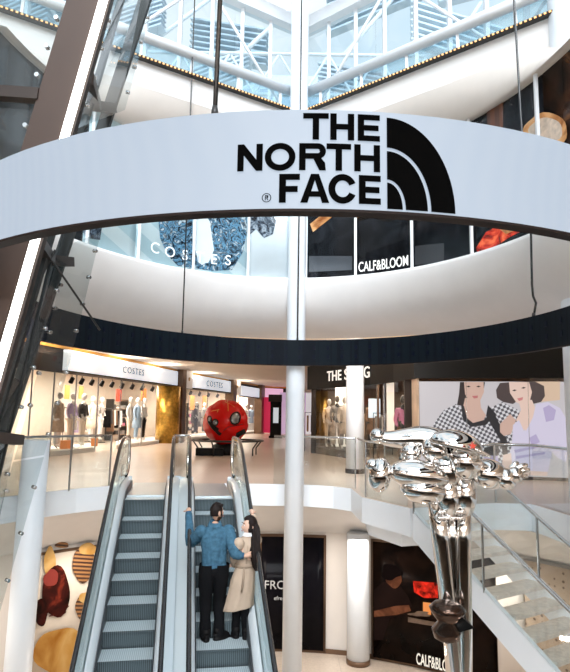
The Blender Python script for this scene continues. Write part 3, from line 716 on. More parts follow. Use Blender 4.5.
def letter(mb, ch, x, y, w, h, s=None):
    s = s or h * .215; sw = h * .23
    R = lambda a, b_, c, d: shape(mb, [(x + a, y + b_), (x + c, y + b_), (x + c, y + d), (x + a, y + d)])
    if ch == 'T': R(0, 0, w, s); R(w / 2 - sw / 2, s, w / 2 + sw / 2, h)
    elif ch == 'H': R(0, 0, sw, h); R(w - sw, 0, w, h); R(sw, h * .39, w - sw, h * .39 + s)
    elif ch == 'E': R(0, 0, sw, h); R(sw, 0, w, s); R(sw, h * .395, w * .94, h * .395 + s); R(sw, h - s, w, h)
    elif ch == 'F': R(0, 0, sw, h); R(sw, 0, w, s); R(sw, h * .42, w * .90, h * .42 + s)
    elif ch == 'N': R(0, 0, sw, h); R(w - sw, 0, w, h); shape(mb, [(x + sw, y), (x + sw, y + h * .42), (x + w - sw, y + h), (x + w - sw, y + h * .58)])
    elif ch == 'A':
        shape(mb, [(x, y + h), (x + sw * 1.05, y + h), (x + w / 2, y + h * .22), (x + w / 2, y), (x + w / 2 - sw * .58, y)])
        shape(mb, [(x + w, y + h), (x + w - sw * 1.05, y + h), (x + w / 2, y + h * .22), (x + w / 2, y), (x + w / 2 + sw * .58, y)])
        R(w * .27, h * .60, w * .73, h * .60 + s * .9)
    elif ch == 'O':
        band(mb, arcp(x + w / 2, y + h / 2, w / 2, h / 2 + .4, 0, 360, 48), arcp(x + w / 2, y + h / 2, w / 2 - sw, h / 2 - s, 0, 360, 48))
    elif ch == 'C':
        band(mb, arcp(x + w / 2, y + h / 2, w / 2, h / 2 + .4, 24, 336, 44), arcp(x + w / 2, y + h / 2, w / 2 - sw, h / 2 - s, 24, 336, 44))
    elif ch == 'R':
        R(0, 0, sw, h); r = h * .29
        shape(mb, [(x + sw, y), (x + w - r, y)] + arcp(x + w - r, y + r, r, r, 90, 0, 8) + [(x + w - sw, y + r)] + arcp(x + w - r, y + r, r - sw * .9, r - s, 0, 90, 6) + [(x + sw, y + s)])
        shape(mb, [(x + w, y + r)] + arcp(x + w - r, y + r, r, r, 0, -90, 8) + [(x + sw, y + 2 * r), (x + sw, y + 2 * r - s)] + arcp(x + w - r, y + r, r - sw * .9, r - s, -90, 0, 6))
        shape(mb, [(x + w * .50, y + 2 * r - s * .3), (x + w * .76, y + 2 * r - s * .5), (x + w * .97, y + h * .72), (x + w, y + h), (x + w - sw, y + h), (x + w - sw * 1.05, y + h * .78), (x + w * .62, y + 2 * r)])
words = [('T', 302, 113.6, 25, 27.4), ('H', 328.5, 113.6, 23.5, 27.4), ('E', 355.5, 113.6, 22, 27.4),
         ('N', 238, 144.6, 25, 27.6), ('O', 265, 144.6, 30, 27.6), ('R', 298.5, 144.6, 26, 27.6), ('T', 325, 144.6, 24, 27.6), ('H', 352, 144.6, 25.5, 27.6),
         ('F', 279.5, 175.7, 20, 29), ('A', 300, 175.7, 28, 29), ('C', 327, 175.7, 27.5, 29), ('E', 356.5, 175.7, 21.5, 29)]
for ch, x, y, w, h in words:
    mb = MB(); letter(mb, ch, x, y, w, h); mb.build('letter', logo_black, ring)
mb = MB()
shape(mb, arcp(267.5, 199.5, 4.6, 4.6, 0, 180, 14) + arcp(267.5, 199.5, 3.8, 3.8, 180, 0, 14)); shape(mb, arcp(267.5, 199.5, 4.6, 4.6, 180, 360, 14) + arcp(267.5, 199.5, 3.8, 3.8, 360, 180, 14))
shape(mb, [(265.9, 197), (266.7, 197), (266.7, 202), (265.9, 202)]); shape(mb, [(266.7, 197), (269, 197), (269.3, 198.4), (269, 199.8), (268.2, 199.9), (269.5, 202), (268.6, 202), (267.3, 199.9), (266.7, 199.9), (266.7, 199.2), (268.4, 199.1), (268.5, 197.8), (266.7, 197.7)])
mb.build('registered_mark', logo_black, ring)
# mountain dome: three bands of quarter arcs with light lines between
def dome(px_, rx0, ry0, rx1, ry1):
    mb = MB(); B = 208.5; X = 384.3
    o = arcp(X, B, rx1, ry1, 90, 0, 18)
    i_ = arcp(X, B, rx0, ry0, 90, 0, 40) if rx0 else [(X, B)] * 41
    o = arcp(X, B, rx1, ry1, 90, 0, 40); band(mb, o, i_); return mb
for a in ((44.5, 62, 70, 93), (18.5, 29.5, 41, 58.5), (0, 0, 15.5, 26.5)): dome(0, *a).build('logo_band', logo_black, ring)

# ---- suspension cables
def cable(label, p0, p1, r=.012, bend=None):
    t = thing('suspension_cable', label, 'cable', p1, 'cables that carry the display ring')
    path = [p0, p0.lerp(p1, .5), p1] if not bend else [p0] + bend + [p1]
    MB().tube(path, r, 8).build('cable', W['rubber'], t); MB().lathe([(r * 1.4, 0), (r * 1.5, .02), (r * 1.1, .05)], p1, 10).build('clamp', W['dark'], t); return t
qa = rg(t_of(-(299 - 211) * PXM - RC.x + .052), 0, ZR1); 
cable('thick black cable holding the near side of the ring, beside the logo', V((qa.x + .04, qa.y, 5.5)), V((qa.x, qa.y, ZR1)), .011)
def ring_px(px):   # far side of the ring under a column of the photo
    d = hdir(px); best = None
    for i in range(400):
        t = PI * i / 400; q = rg(t); e = abs(q.x / q.y - d.x / d.y)
        if best is None or e < best[0]: best = (e, q)
    return best[1]
q = ring_px(179); cable('thin cable on the far side of the ring, over the shop sign', V((q.x, q.y, 11)), V((q.x, q.y, ZR1)), .012)
q = ring_px(297); cable('thin cable hanging straight in front of the thin white column', V((q.x, q.y, 11)), V((q.x, q.y, ZR1)), .014)
q = ring_px(537); a = aty(531, 235, q.y); cable('black cable looping down to the far side of the ring near the thick white column', aty(514, 0, q.y) + V((0, 0, 2.5)) - V((.05, 0, 0)), V((q.x, q.y, ZR1)), .016,
      [aty(514, 0, q.y), aty(521, 120, q.y), a, aty(532, 285, q.y) , aty(533, 296, q.y), aty(536, 303, q.y)])

# ================================================================== LEANING GLASS LIFT SHAFT
YF, YB = 4.3, 5.6
lift = thing('glass_lift_shaft', 'leaning glass lift shaft with brown cladding and a white light line', 'lift shaft', aty(0, 660, YF))
def lean(px0, py0, px1, py1, y, ext0=0.25, ext1=0.25):
    a, b_ = aty(px0, py0, y), aty(px1, py1, y); d = b_ - a; return a - d * ext0, b_ + d * ext1
# wide brown cladding
a, b_ = lean(46, 130, 85, 0, YF, 3.2, .6); MB().beam(a, b_, .25, .06, up=(0, 1, 0)).build('cladding', W['brown'], lift)
a, b_ = lean(66.5, 130, 103.5, 0, YF - .05, 3.2, .6); MB().beam(a, b_, .056, .03, up=(0, 1, 0)).build('light_line', W['ledwhite'], lift)
a, b_ = lean(73.5, 130, 110, 0, YF, 3.2, .6); MB().beam(a, b_, .035, .06, up=(0, 1, 0)).build('edge_frame', W['darkbrown'], lift)
# posts
for nm, l, w in (('post', (109, 110, 145, 0, YB), .115), ('post', (87, 115, 121, 0, YB - .6), .05)):
    a, b_ = lean(*l, ext0=5.2 if w > .1 else 3.2, ext1=.6); MB().beam(a, b_, w, .05, up=(0, 1, 0)).build(nm, W['liftdark'], lift)
a, b_ = lean(107, 110, 143, 0, YB, 5.2, .6)
# crossbars
for l in (((88, 78, 4.5), (96, 106, 5.2)), ((95, 106, 5.2), (112, 108, 5.6)), ((34, 236, 4.5), (50, 260, 5.2)), ((49, 260, 5.2), (70, 262, 5.6)), ((-20, 436, 4.5), (19, 440, 5.5)), ((-30, 91, 4.3), (40, 96, 4.3)), ((-20, 440, 5.5), (18, 380, 5.5))):
    a, b_ = aty(*l[0]), aty(*l[1]); MB().beam(a, b_, .09, .09).build('crossbar', W['darkbrown'], lift)
for l in (((38, 240, 5.0), (100, 330, 5.6)), ((30, 300, 5.2), (55, 250, 5.0))):
    MB().tube([aty(*l[0]), aty(*l[1])], .010, 8).build('tie_rod', W['dark'], lift)
for l in ((30, 350, 44, 300, YB - .1), (22, 380, 34, 330, YB - .5)):
    a, b_ = lean(*l, ext0=2.4, ext1=1.6); MB().tube([a, b_], .014, 12).build('guide_rail', W['liftdark'], lift)
# glass skins with point fixings
def gpanel(c, nb=4):
    mb = MB(); P = [aty(*p) for p in c]; mb.add(P, [(0, 1, 2, 3)], 0)
    n = (P[1] - P[0]).cross(P[3] - P[0]).normalized()
    for e0, e1 in ((P[0], P[3]), (P[1], P[2])):
        mid = (P[0] + P[1] + P[2] + P[3]) / 4
        for k in range(nb):
            q = e0.lerp(e1, (k + .5) / nb); q = q.lerp(mid, .10); mb.tube([q - n * .02, q + n * .02], .018, 10, mi=1)
    return mb.build('glass_panel', [W['liftglass'], W['steel']], lift)
gpanel(((-50, 90, 4.35), (36, 95, 4.35), (68, 0, 4.35), (-50, 0, 4.35)), 3)
gpanel(((-60, 250, 4.35), (2, 245, 4.35), (36, 97, 4.35), (-50, 92, 4.35)), 3)
gpanel(((78, 128, 4.6), (125, 110, 5.9), (154, 0, 5.9), (112, 0, 4.6)), 4)
gpanel(((44, 350, 5.65), (73, 350, 5.95), (101, 232, 5.95), (68, 245, 5.65)), 4)
gpanel(((14, 460, 5.65), (44, 455, 5.95), (73, 352, 5.95), (43, 352, 5.65)), 3)
gpanel(((-28, 610, 5.65), (0, 612, 5.95), (44, 457, 5.95), (13, 462, 5.65)), 3)
gpanel(((-20, 432, 4.9), (14, 436, 5.4), (66, 264, 5.4), (36, 244, 4.9)), 4)
gpanel(((-60, 600, 4.9), (-20, 610, 5.6), (16, 442, 5.6), (-20, 440, 4.9)), 3)

# ================================================================== GLASS RAILINGS
def railing(label, pts, name='glass_railing', H=.90, posts=(), top=None, group='glass railings of the gallery', z=0, bot=None, mgl=None, r=.022):
    P = [V(p) if len(p) == 3 else V((p[0], p[1], z)) for p in pts]
    t = thing(name, label, 'railing', P[0], group)
    mb = MB(); mb.sheet([P, [p + V((0, 0, H - .02)) for p in P]], smooth=False); mb.build('glass', mgl or W['glass'], t, solid=.012)
    MB().tube([p + V((0, 0, H)) for p in P], r, 10).build('handrail', top or W['steel'], t)
    for k in posts:
        i = int(k); q = P[i].lerp(P[min(i + 1, len(P) - 1)], k - i); MB().beam(q + V((0, 0, -.02)), q + V((0, 0, H)), .02, .04, up=(0, 1, 0)).build('post', W['steel'], t)
    return t
railing('glass railing with steel top rail in front of the white shop sign, beside the lift', [(-7.0, 4.75), (-5.5, 7.1), (-4.58, 8.95), (-3.95, 10.02), (-3.5, 10.65), (-3.12, 11.05)], posts=(3.7, 5))
railing('long glass railing running behind the thin white column', [(-.18, 11.78), (0.4, 11.78), (0.98, 11.58), (1.33, 11.25)], posts=(3,))
railing('glass railing round the stair landing beside the chrome figure', [(1.38, 11.2), (1.36, 10.1), (1.84, 9.1)], posts=(1,))
railing('glass railing of the gallery in front of the two women screen', [(3.02, 9.55), (3.35, 9.68), (3.93, 9.62), (4.02, 8.6)], posts=(1,))
railing('low glass screen between the two moving stairways', [(-2.05, 11.45), (-1.75, 11.5)], posts=())

# ================================================================== ESCALATORS
PH = .15; SL = .518; STP = .362
U = V((-.170, 1, 0)).normalized(); RT = V((U.y, -U.x, 0))
SP = math.sqrt(1 + .183 ** 2)
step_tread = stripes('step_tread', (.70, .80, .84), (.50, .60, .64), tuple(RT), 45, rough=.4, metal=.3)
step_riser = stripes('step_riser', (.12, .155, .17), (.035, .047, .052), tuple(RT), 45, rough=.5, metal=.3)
skirtm = mat('skirt_steel', (.10, .11, .12), .35, .5, var=.1)
deckm = mat('deck_white', (.74, .80, .84), .25, .2, var=.02)
cladm = mat('escalator_cladding', (.72, .78, .82), .35, .1, var=.02)
escglass = glass('escalator_glass', (.86, .93, .94), .12, .05, (.5, .62, .66))
combm = mat('comb_plate', (.60, .66, .68), .3, .6, bump=.3, bscale=90)
def escalator(label, O, ph=0.):
    O = V(O); t = thing('escalator', label, 'escalator', O, 'escalators')
    def E(s, w, h):
        if s > .25: zb = 0.
        elif s > -.7:
            f = (.25 - s) / .95; zb = -SL * .95 * f * f / 2
        else: zb = max(-SL * .95 / 2 + SL * (s + .7), ZL + .02)
        return O + U * s + RT * w + V((0, 0, zb + h))
    n = 24; z = 0.
    for k in range(n):
        s0 = -STP * k + ph; s1 = s0 - STP
        z = E(s0 - STP, 0, 0).z if k else -.01
        mb = MB(); c = O + U * s0; c.z = z; d = O + U * s1; d.z = z; zn = E(s1 - STP, 0, 0).z - .02
        w = .298
        A = [c - RT * w, c + RT * w, d + RT * w, d - RT * w]
        mb.add(A, [(0, 1, 2, 3)], 0)
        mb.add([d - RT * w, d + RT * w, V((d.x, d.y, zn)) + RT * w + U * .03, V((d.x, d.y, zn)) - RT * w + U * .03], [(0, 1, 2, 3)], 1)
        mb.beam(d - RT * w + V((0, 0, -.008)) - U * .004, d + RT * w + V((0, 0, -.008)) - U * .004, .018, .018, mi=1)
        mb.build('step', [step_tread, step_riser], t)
    mb = MB(); mb.hexa([O + U * .0 - RT * .3 + V((0, 0, -.05)), O - RT * -.3 + V((0, 0, -.05)), O + U * 1.75 + RT * .3 + V((0, 0, -.05)), O + U * 1.75 - RT * .3 + V((0, 0, -.05)),
                        O - RT * .3 + V((0, 0, .012)), O + RT * .3 + V((0, 0, .012)), O + U * 1.75 + RT * .3 + V((0, 0, .012)), O + U * 1.75 - RT * .3 + V((0, 0, .012))]); mb.build('comb_plate', combm, t)
    SS = [-9.0 + i * .25 for i in range(37)] + [.25, .5, .8, 1.1]
    for sg in (-1, 1):
        q = lambda s, w, h: E(s, sg * w, h)
        Sx = [s for s in SS]
        mb = MB(); mb.sheet([[q(s, .302, -.28) for s in Sx], [q(s, .302, .13) for s in Sx]]); mb.build('skirt', skirtm, t, solid=.006)
        mb = MB(); mb.sheet([[q(s, w, h) for s in Sx] for w, h in ((.309, .10), (.314, .135), (.385, .20), (.392, .20))]); mb.sheet([[q(s, w, h) for s in Sx] for w, h in ((.41, .20), (.52, .17), (.545, .15), (.545, -.50))]); mb.sheet([[q(Sx[-1], w, h) for w in (.309, .545)] for h in (0, .2)])
        mb.build('deck', deckm, t)
        mb = MB(); mb.sheet([[q(s, .40, .20) for s in Sx], [q(s, .40, .86) for s in Sx]]); mb.build('balustrade_glass', escglass, t, solid=.01)
        path = [q(s, .40, .90) for s in SS]; R_ = .33
        for k in range(1, 9):
            a = PI / 2 - PI * k / 8; path.append(E(1.1, sg * .40, .90 - R_) + U * (R_ * math.cos(a)) + V((0, 0, R_ * math.sin(a))))
        path.append(E(.85, sg * .40, .22)); 
        MB().tube(path, .026, 10).build('handrail', W['rubber'], t)
        path2 = [p - V((0, 0, .036)) if i < len(SS) else p.lerp(E(1.0, sg * .40, .57), .1) for i, p in enumerate(path)]
        MB().tube(path2, .018, 8).build('handrail_track', W['chrome'], t)
    # underside truss cladding
    mb = MB(); mb.sheet([[E(s, w, -.52) for s in SS if s < .3] for w in (-.545, .545)]); mb.build('truss_cladding', cladm, t)
    return t, E
O1 = V((-2.185, 9.85, 0)); O2 = V((-1.11, 9.85, 0))
esc1, E1 = escalator('empty escalator beside the food poster, nearest the glass lift', O1)
esc2, E2 = escalator('escalator with the couple riding up', O2, PH)

# ================================================================== SHOPS ON THE LEFT OF THE GALLERY
fac = [V((-8.6, 9.0, 0)), V((-7.75, 13.0, 0)), V((-6.85, 17.0, 0)), V((-5.95, 21.2, 0)), V((-4.95, 27.0, 0)), V((-3.7, 33.0, 0)), V((-2.2, 39.0, 0)), V((-1.6, 42.0, 0)), V((-.6, 43.0, 0)), V((1.4, 43.6, 0))]
NF = V((-1, .25, 0)).normalized()
def on_fac(px, back=0.0, pl=None):
    d = hdir(px); pl = pl or fac
    if back and pl is fac: pl = [p + NF * back for p in pl]; back = 0.0
    for a, b_ in zip(pl, pl[1:]):
        e = b_ - a; den = d.x * e.y - d.y * e.x
        if abs(den) < 1e-9: continue
        s = (a.x * e.y - a.y * e.x) / den; u = (a.x * d.y - a.y * d.x) / den
        if s > 0 and -1e-6 <= u <= 1 + 1e-6:
            n = V((-e.y, e.x, 0)).normalized()
            if n.dot(V((d.x, d.y, 0))) < 0: n = -n
            return V((d.x * s, d.y * s, 0)) + n * back, e.normalized(), n
    raise ValueError(px)
# interior of the shops: back wall, floor continuing, ceiling
mb = MB(); bk = [p + NF * 4.2 for p in fac]; mb.sheet([[p for p in bk], [p + V((0, 0, 3.4)) for p in bk]], smooth=False); struct(mb.build('wall_shops', mat('shop_back_wall', (.80, .72, .62), .6, var=.04)))
shelfm = mat('shelf_wood', (.35, .22, .13), .5, var=.15)
# long lintel/cove above signs
mb = MB(); P = [p - NF * .06 for p in fac]; mb.sheet([[p + V((0, 0, 3.16)) for p in P], [p + V((0, 0, 3.34)) for p in P]], smooth=False); struct(mb.build('trim_3', W['orange'], solid=.05))
mb = MB(); P = [p + NF * .10 for p in fac]; mb.sheet([[p + V((0, 0, 2.45)) for p in P], [p + V((0, 0, 3.4)) for p in P]], smooth=False); struct(mb.build('wall_shopfront', W['darkbrown'], solid=.1))
def sign(label, px0, px1, txt, size, z0=2.52, z1=3.14, m_=None, off=-.16, ts=1.):
    a, e, n = on_fac(px0, off); b_, _, _ = on_fac(px1, off); mid = (a + b_) / 2; x = (b_ - a).normalized(); t = thing('shop_sign', label, 'sign', mid + V((0, 0, z0)), 'shop signs of the left row')
    L = (b_ - a).length; rz = math.atan2(x.y, x.x)
    MB().box(mid + V((0, 0, (z0 + z1) / 2)), (L, .14, z1 - z0), rz).build('lightbox', m_ or W['signface'], t)
    MB().box(mid + V((0, 0, z0 - .03)), (L + .04, .18, .06), rz).build('lower_frame', W['darkbrown'], t)
    if txt:
        nn = -n
        put_text(txt, size, mid + nn * .085 + V((0, 0, (z0 + z1) / 2 - size * .35)), x, (0, 0, 1), 'lettering', mat('sign_letters', (.10, .12, .15), .5), t, .0, 1.25, sx=ts)
    return t
sign('long white lightbox sign reading COSTES, nearest the lift', 62, 175, 'COSTES', .33, ts=1.35)
sign('shorter white lightbox sign reading COSTES, behind the red ball', 193, 229, 'COSTES', .42, ts=1.5)
sign('blank pale lightbox sign beyond the red ball', 240, 259, '', .3, 2.4, 3.0)
sign('small pink shop sign at the end of the mall', 262, 282, '', .3, 2.3, 3.1, mat('pink_lightbox', (.7, .45, .6), .4, emit=.6, ecol=(.8, .5, .68)))
for k, px in enumerate((187, 236)):
    a, e, n = on_fac(px, -.22); rz = math.atan2(e.y, e.x)
    t = thing('projecting_sign', ['small square sign beside the first bronze pillar', 'small square sign beside the second bronze pillar'][k], 'sign', a + V((0, 0, 2.45)), 'small square shop signs')
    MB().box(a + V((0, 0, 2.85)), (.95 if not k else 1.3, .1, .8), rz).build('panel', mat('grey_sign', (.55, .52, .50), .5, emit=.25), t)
    MB().lathe([(.09, 0), (.09, .02)], a - n * .07 + V((0, 0, 2.88)), 14, axis=tuple(n)).build('round_mark', mat('gold_mark', (.4, .25, .1), .4), t)
for k, (px, w, nm) in enumerate(((178.5, .42, 'first'), (230.5, .6, 'second'), (259.5, .9, 'third'))):
    a, e, n = on_fac(px, -.15); mb = MB(); mb.box(a + V((0, 0, 1.7)), (w, .5, 3.4), math.atan2(e.y, e.x)); struct(mb.build('pillar_bronze', W['bronze']))
a, e, n = on_fac(168, .1); tag(MB().lathe([(.52, 0), (.52, 2.46)], a, 28).build('mosaic_column', W['gold']), 'shining gold mosaic column at the end of the white shop window', 'column')
# shop glazing
def shop_glass(px0, px1, n=1):
    global nw
    for i in range(n):
        a = on_fac(px0 + (px1 - px0) * i / n, .0)[0]; b_ = on_fac(px0 + (px1 - px0) * (i + 1) / n, .0)[0]
        w = MB(); w.add([a + V((0, 0, .05)), b_ + V((0, 0, .05)), b_ + V((0, 0, 2.48)), a + V((0, 0, 2.48))], [(0, 1, 2, 3)], 0)
        w.beam(a, a + V((0, 0, 2.5)), .03, .05, up=(0, 1, 0), mi=1)
        struct(w.build('window_%d' % nw, [W['shopglass'], W['steel']])); nw += 1
shop_glass(30, 97, 3); shop_glass(97, 165, 3); shop_glass(186, 228, 2); shop_glass(238, 256, 1)
# display plinth
def plinth(label, px0, px1, back0, back1, h=.14, m_=None):
    a = on_fac(px0, back0)[0]; b_ = on_fac(px1, back0)[0]; c = on_fac(px1, back1)[0]; d = on_fac(px0, back1)[0]
    return tag(MB().prism([a, b_, c, d], (0, 0, h)).build('display_plinth', m_ or W['white']), label, 'plinth', 'low white plinths in the shop windows')
plinth('low white plinth under the three mannequins of the nearest window', 40, 96, .12, 1.5)
plinth('low white plinth under the mannequins of the second window', 118, 160, .15, 1.6)
plinth('low white plinth in the window behind the red ball', 187, 226, .15, 1.8)
plinth('low white plinth in the last pale shop window', 239, 255, .2, 1.8)

# ---- mannequins
mq_skin = mat('mannequin_white', (.82, .80, .77), .35, var=.02)
mq_dark = mat('mannequin_black', (.02, .02, .02), .3)
cl = dict(white=W['whitecloth'], black=W['blackcloth'], beige=mat('beige_knit', (.55, .44, .34), .8, var=.15, vscale=20), lilac=mat('lilac_cloth', (.52, .45, .68), .8, var=.08), blue=mat('pale_blue_coat', (.32, .45, .60), .8, var=.08),
          dark=mat('dark_jacket', (.05, .045, .045), .7, var=.2), brown=mat('brown_coat', (.20, .11, .06), .7, var=.15), pink=mat('pink_shirt', (.72, .22, .38), .7, var=.08), grey=mat('grey_knit', (.32, .31, .30), .8, var=.1), cream=mat('cream_cloth', (.72, .64, .54), .8, var=.06))
def mannequin_proto(style):
    """arms: 0 down, 1 bent on the hip; returns list of (part, mesh)"""
    mb = MB()
    V_ = [(0, 0, .98), (0, 0, 1.15), (0, 0, 1.34), (0, 0, 1.46), (0, -.01, 1.54)]
    ax = .26 if style == 0 else .34
    vs = V_ + [(-.09, 0, .90), (-.10, -.02, .50), (-.10, .01, .10), (-.10, -.10, .035), (.09, 0, .90), (.10, .02, .50), (.12, .05, .10), (.12, -.06, .035),
               (-.17, 0, 1.38), (-.22, .02, 1.12), (-.20 - (ax - .26) * .3, -.06, .88), (.17, 0, 1.38), (ax, .04, 1.14), (.20, -.10 if style else -.05, .92 if style == 0 else 1.0)]
    es = [(0, 1), (1, 2), (2, 3), (3, 4), (0, 5), (5, 6), (6, 7), (7, 8), (0, 9), (9, 10), (10, 11), (11, 12), (2, 13), (13, 14), (14, 15), (2, 16), (16, 17), (17, 18)]
    ra = [.12, .10, .12, .055, .045, .085, .055, .038, .035, .085, .055, .038, .035, .05, .035, .025, .05, .035, .025]
    mb.mesh(skin_mesh(vs, es, ra, 1)); mb.ball((0, -.02, 1.66), (.075, .095, .115), 14, 10)
    top = MB()
    tv = [(0, 0, .92), (0, 0, 1.15), (0, 0, 1.36), (-.17, 0, 1.39), (-.22, .02, 1.12), (-.20, -.05, .93), (.17, 0, 1.39), (ax, .04, 1.14), (.21, -.08 if style else -.04, .95 if style == 0 else 1.02)]
    top.mesh(skin_mesh(tv, [(0, 1), (1, 2), (2, 3), (3, 4), (4, 5), (2, 6), (6, 7), (7, 8)], [.145, .125, .14, .07, .055, .045, .07, .055, .045], 1))
    tr = MB()
    tr.mesh(skin_mesh([(0, 0, .97), (-.09, 0, .86), (-.10, -.02, .50), (-.10, .01, .12), (.09, 0, .86), (.10, .02, .50), (.12, .05, .12)], [(0, 1), (1, 2), (2, 3), (0, 4), (4, 5), (5, 6)], [.13, .10, .075, .065, .10, .075, .065], 1))
    coat = MB(); coat.lathe([(.20, .52), (.19, .75), (.155, 1.0), (.16, 1.25), (.12, 1.40), (.06, 1.46)], (0, 0, 0), 16)
    return mb, top, tr, coat
protos = {}
def mannequin(label, loc, rz, topc, trc, group, coat=False, style=0, skin=None, sc=1.0):
    key = (style,)
    if key not in protos:
        parts = mannequin_proto(style); protos[key] = []
        for nm, p in zip(('body', 'top', 'trousers', 'coat'), parts):
            o = p.build(nm, [W['white']]); C.objects.unlink(o); protos[key].append(o.data); bpy.data.objects.remove(o)
    t = thing('mannequin', label, 'mannequin', loc, group); t.rotation_euler = (0, 0, rz); t.scale = (sc, sc, sc)
    for i, (nm, mm) in enumerate((('body', skin or mq_skin), ('coat' if coat else 'top', cl[topc]), ('trousers', cl[trc]))):
        me = protos[key][3 if (i == 1 and coat) else i]
        o = bpy.data.objects.new(nm, me.copy()); o.data.materials.clear(); o.data.materials.append(mm); C.objects.link(o); o.parent = t
        if nm == 'coat':
            o2 = bpy.data.objects.new('sleeves', protos[key][1].copy()); o2.data.materials.clear(); o2.data.materials.append(mm); C.objects.link(o2); o2.parent = t
    return t
MG = 'mannequins in the windows of the white lightbox shop'
def mq(label, px, back, topc, trc, coat=False, style=0, h=.14, rz=None, grp=MG, pl=None, **k):
    a, e, n = on_fac(px, back, pl); mannequin(label, a + V((0, 0, h)), (math.atan2(-n.y, -n.x) + PI / 2 if rz is None else rz), topc, trc, grp, coat, style, **k)
mq('mannequin in a beige jacket and pale jeans nearest the lift', 59, .75, 'beige', 'white', True, 0)
mq('mannequin in a lilac top and light trousers', 72, .7, 'lilac', 'cream', False, 1)
mq('mannequin in a dark patterned jacket and cream trousers', 83, .75, 'dark', 'cream', False, 1)
mq('pale mannequin standing deeper in the shop behind the dark jacket', 92, 1.9, 'cream', 'white', True, 0)
mq('mannequin dressed in white in the second window', 130, .8, 'white', 'cream', False, 0)
mq('mannequin in a long pale blue coat', 137, .9, 'blue', 'blue', True, 0)
mq('mannequin in a white shirt and black trousers', 144, .7, 'white', 'black', False, 1)
mq('mannequin in a grey top beside the gold column, deep in the shop', 101, 2.3, 'grey', 'white', False, 1)
mq('dark dressed mannequin in the shop behind the red ball, nearest the bronze pillar', 196, 1.2, 'dark', 'black', False, 0)
mq('mannequin in grey in the shop behind the red ball', 204, 1.4, 'grey', 'black', True, 0)
mq('mannequin in white in the last pale shop window', 246, 1.0, 'white', 'blue', True, 0, grp='mannequins in the far shops')
mq('mannequin in blue in the last pale shop window', 251, 1.1, 'blue', 'white', True, 0, grp='mannequins in the far shops')

# racks, shelves, boxes
def rack(label, px, back, w, cols_, n, seed, pl=None, zt=1.45):
    a, e, n_ = on_fac(px, back, pl); t = thing('clothes_rack', label, 'clothes rack', a, 'clothes racks inside the shops'); rnd = random.Random(seed)
    x = e.normalized()
    mb = MB()
    for s_ in (-1, 1): mb.tube([a + x * s_ * w / 2, a + x * s_ * w / 2 + V((0, 0, zt + .05))], .015, 8); mb.tube([a + x * s_ * w / 2 - n_ * .2 + V((0, 0, .015)), a + x * s_ * w / 2 + n_ * .2 + V((0, 0, .015))], .015, 8)
    mb.tube([a - x * w / 2 + V((0, 0, zt)), a + x * w / 2 + V((0, 0, zt))], .015, 8); mb.build('rail', W['dark'], t)
    for k in range(n):
        q = a + x * (-.45 + .9 * (k + .5) / n) * w + V((0, 0, zt - .08)); L_ = rnd.uniform(.55, .95); c_ = cl[rnd.choice(cols_)]
        m2 = MB(); h = x * .03; f_ = n_ * .19
        m2.hexa([q - h - f_ * .9 + V((0, 0, -L_)), q + h - f_ * .9 + V((0, 0, -L_)), q + h + f_ * .9 + V((0, 0, -L_)), q - h + f_ * .9 + V((0, 0, -L_)), q - h * .6 - f_ * .7, q + h * .6 - f_ * .7, q + h * .6 + f_ * .7, q - h * .6 + f_ * .7])
        m2.tube([q + V((0, 0, -.01)), q + V((0, 0, .08))], .006, 6)
        m2.build('garment', c_, t)
    return t
rack('clothes rack with dark and white garments in the middle of the first shop', 112, 2.6, 1.8, ['dark', 'white', 'grey', 'brown', 'black'], 10, 3)
rack('clothes rack of dark garments behind the red ball, nearest the pillar', 200, 2.2, 2.4, ['dark', 'black', 'grey', 'brown'], 12, 4)
rack('clothes rack of mixed garments partly hidden by the red ball', 215, 2.4, 2.2, ['dark', 'white', 'grey', 'black'], 10, 5)
rack('clothes rack at the back wall behind the first mannequins', 78, 3.3, 2.2, ['white', 'cream', 'lilac', 'grey'], 10, 6)
def shelf_unit(label, px, back, w, seed, h=1.9):
    a, e, n_ = on_fac(px, back); t = thing('shelf_unit', label, 'shelf', a, 'shelf units inside the shops'); rz = math.atan2(e.y, e.x); rnd = random.Random(seed)
    mb = MB()
    for s_ in (-1, 1): mb.box(a + e * s_ * w / 2 + V((0, 0, h / 2)), (.04, .4, h), rz)
    mb.build('side_panel', W['dark'], t)
    for k in range(5): MB().box(a + V((0, 0, .25 + k * (h - .3) / 4)), (w, .4, .03), rz).build('shelf_board', shelfm, t)
    for k in range(4):
        for j in range(4):
            z = .25 + k * (h - .3) / 4 + .015; hh = rnd.uniform(.08, .2); c_ = rnd.choice(['dark', 'white', 'brown', 'grey', 'pink', 'cream', 'black'])
            tag(MB().box(a + e * (-.36 + .24 * j) * w + V((0, 0, z + hh / 2)), (w * .17, .26, hh), rz).build('folded_clothes', cl[c_]), '%s folded clothes pile, place %s of shelf %s, %s' % (c_, ['one', 'two', 'three', 'four'][j], ['one', 'two', 'three', 'four'][k], label.split(' of ')[-1]), 'clothes', 'folded clothes on the shop shelves')
    return t
shelf_unit('dark shelf unit of the first shop', 117, 3.2, 1.4, 1)
shelf_unit('dark shelf unit of the shop behind the red ball', 190.5, 3.0, 1.6, 2)
def hang_board(label, px, back, z, w=.45, h=.5, m_=None):
    a, e, n_ = on_fac(px, back); return tag(MB().box(a + V((0, 0, z)), (w, .04, h), math.atan2(e.y, e.x)).build('hanging_board', m_ or W['redp']), label, 'board', 'small red boards hanging in the shops')
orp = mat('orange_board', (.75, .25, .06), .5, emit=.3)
hang_board('small square red board hanging in the middle of the first shop', 118, 1.6, 2.0)
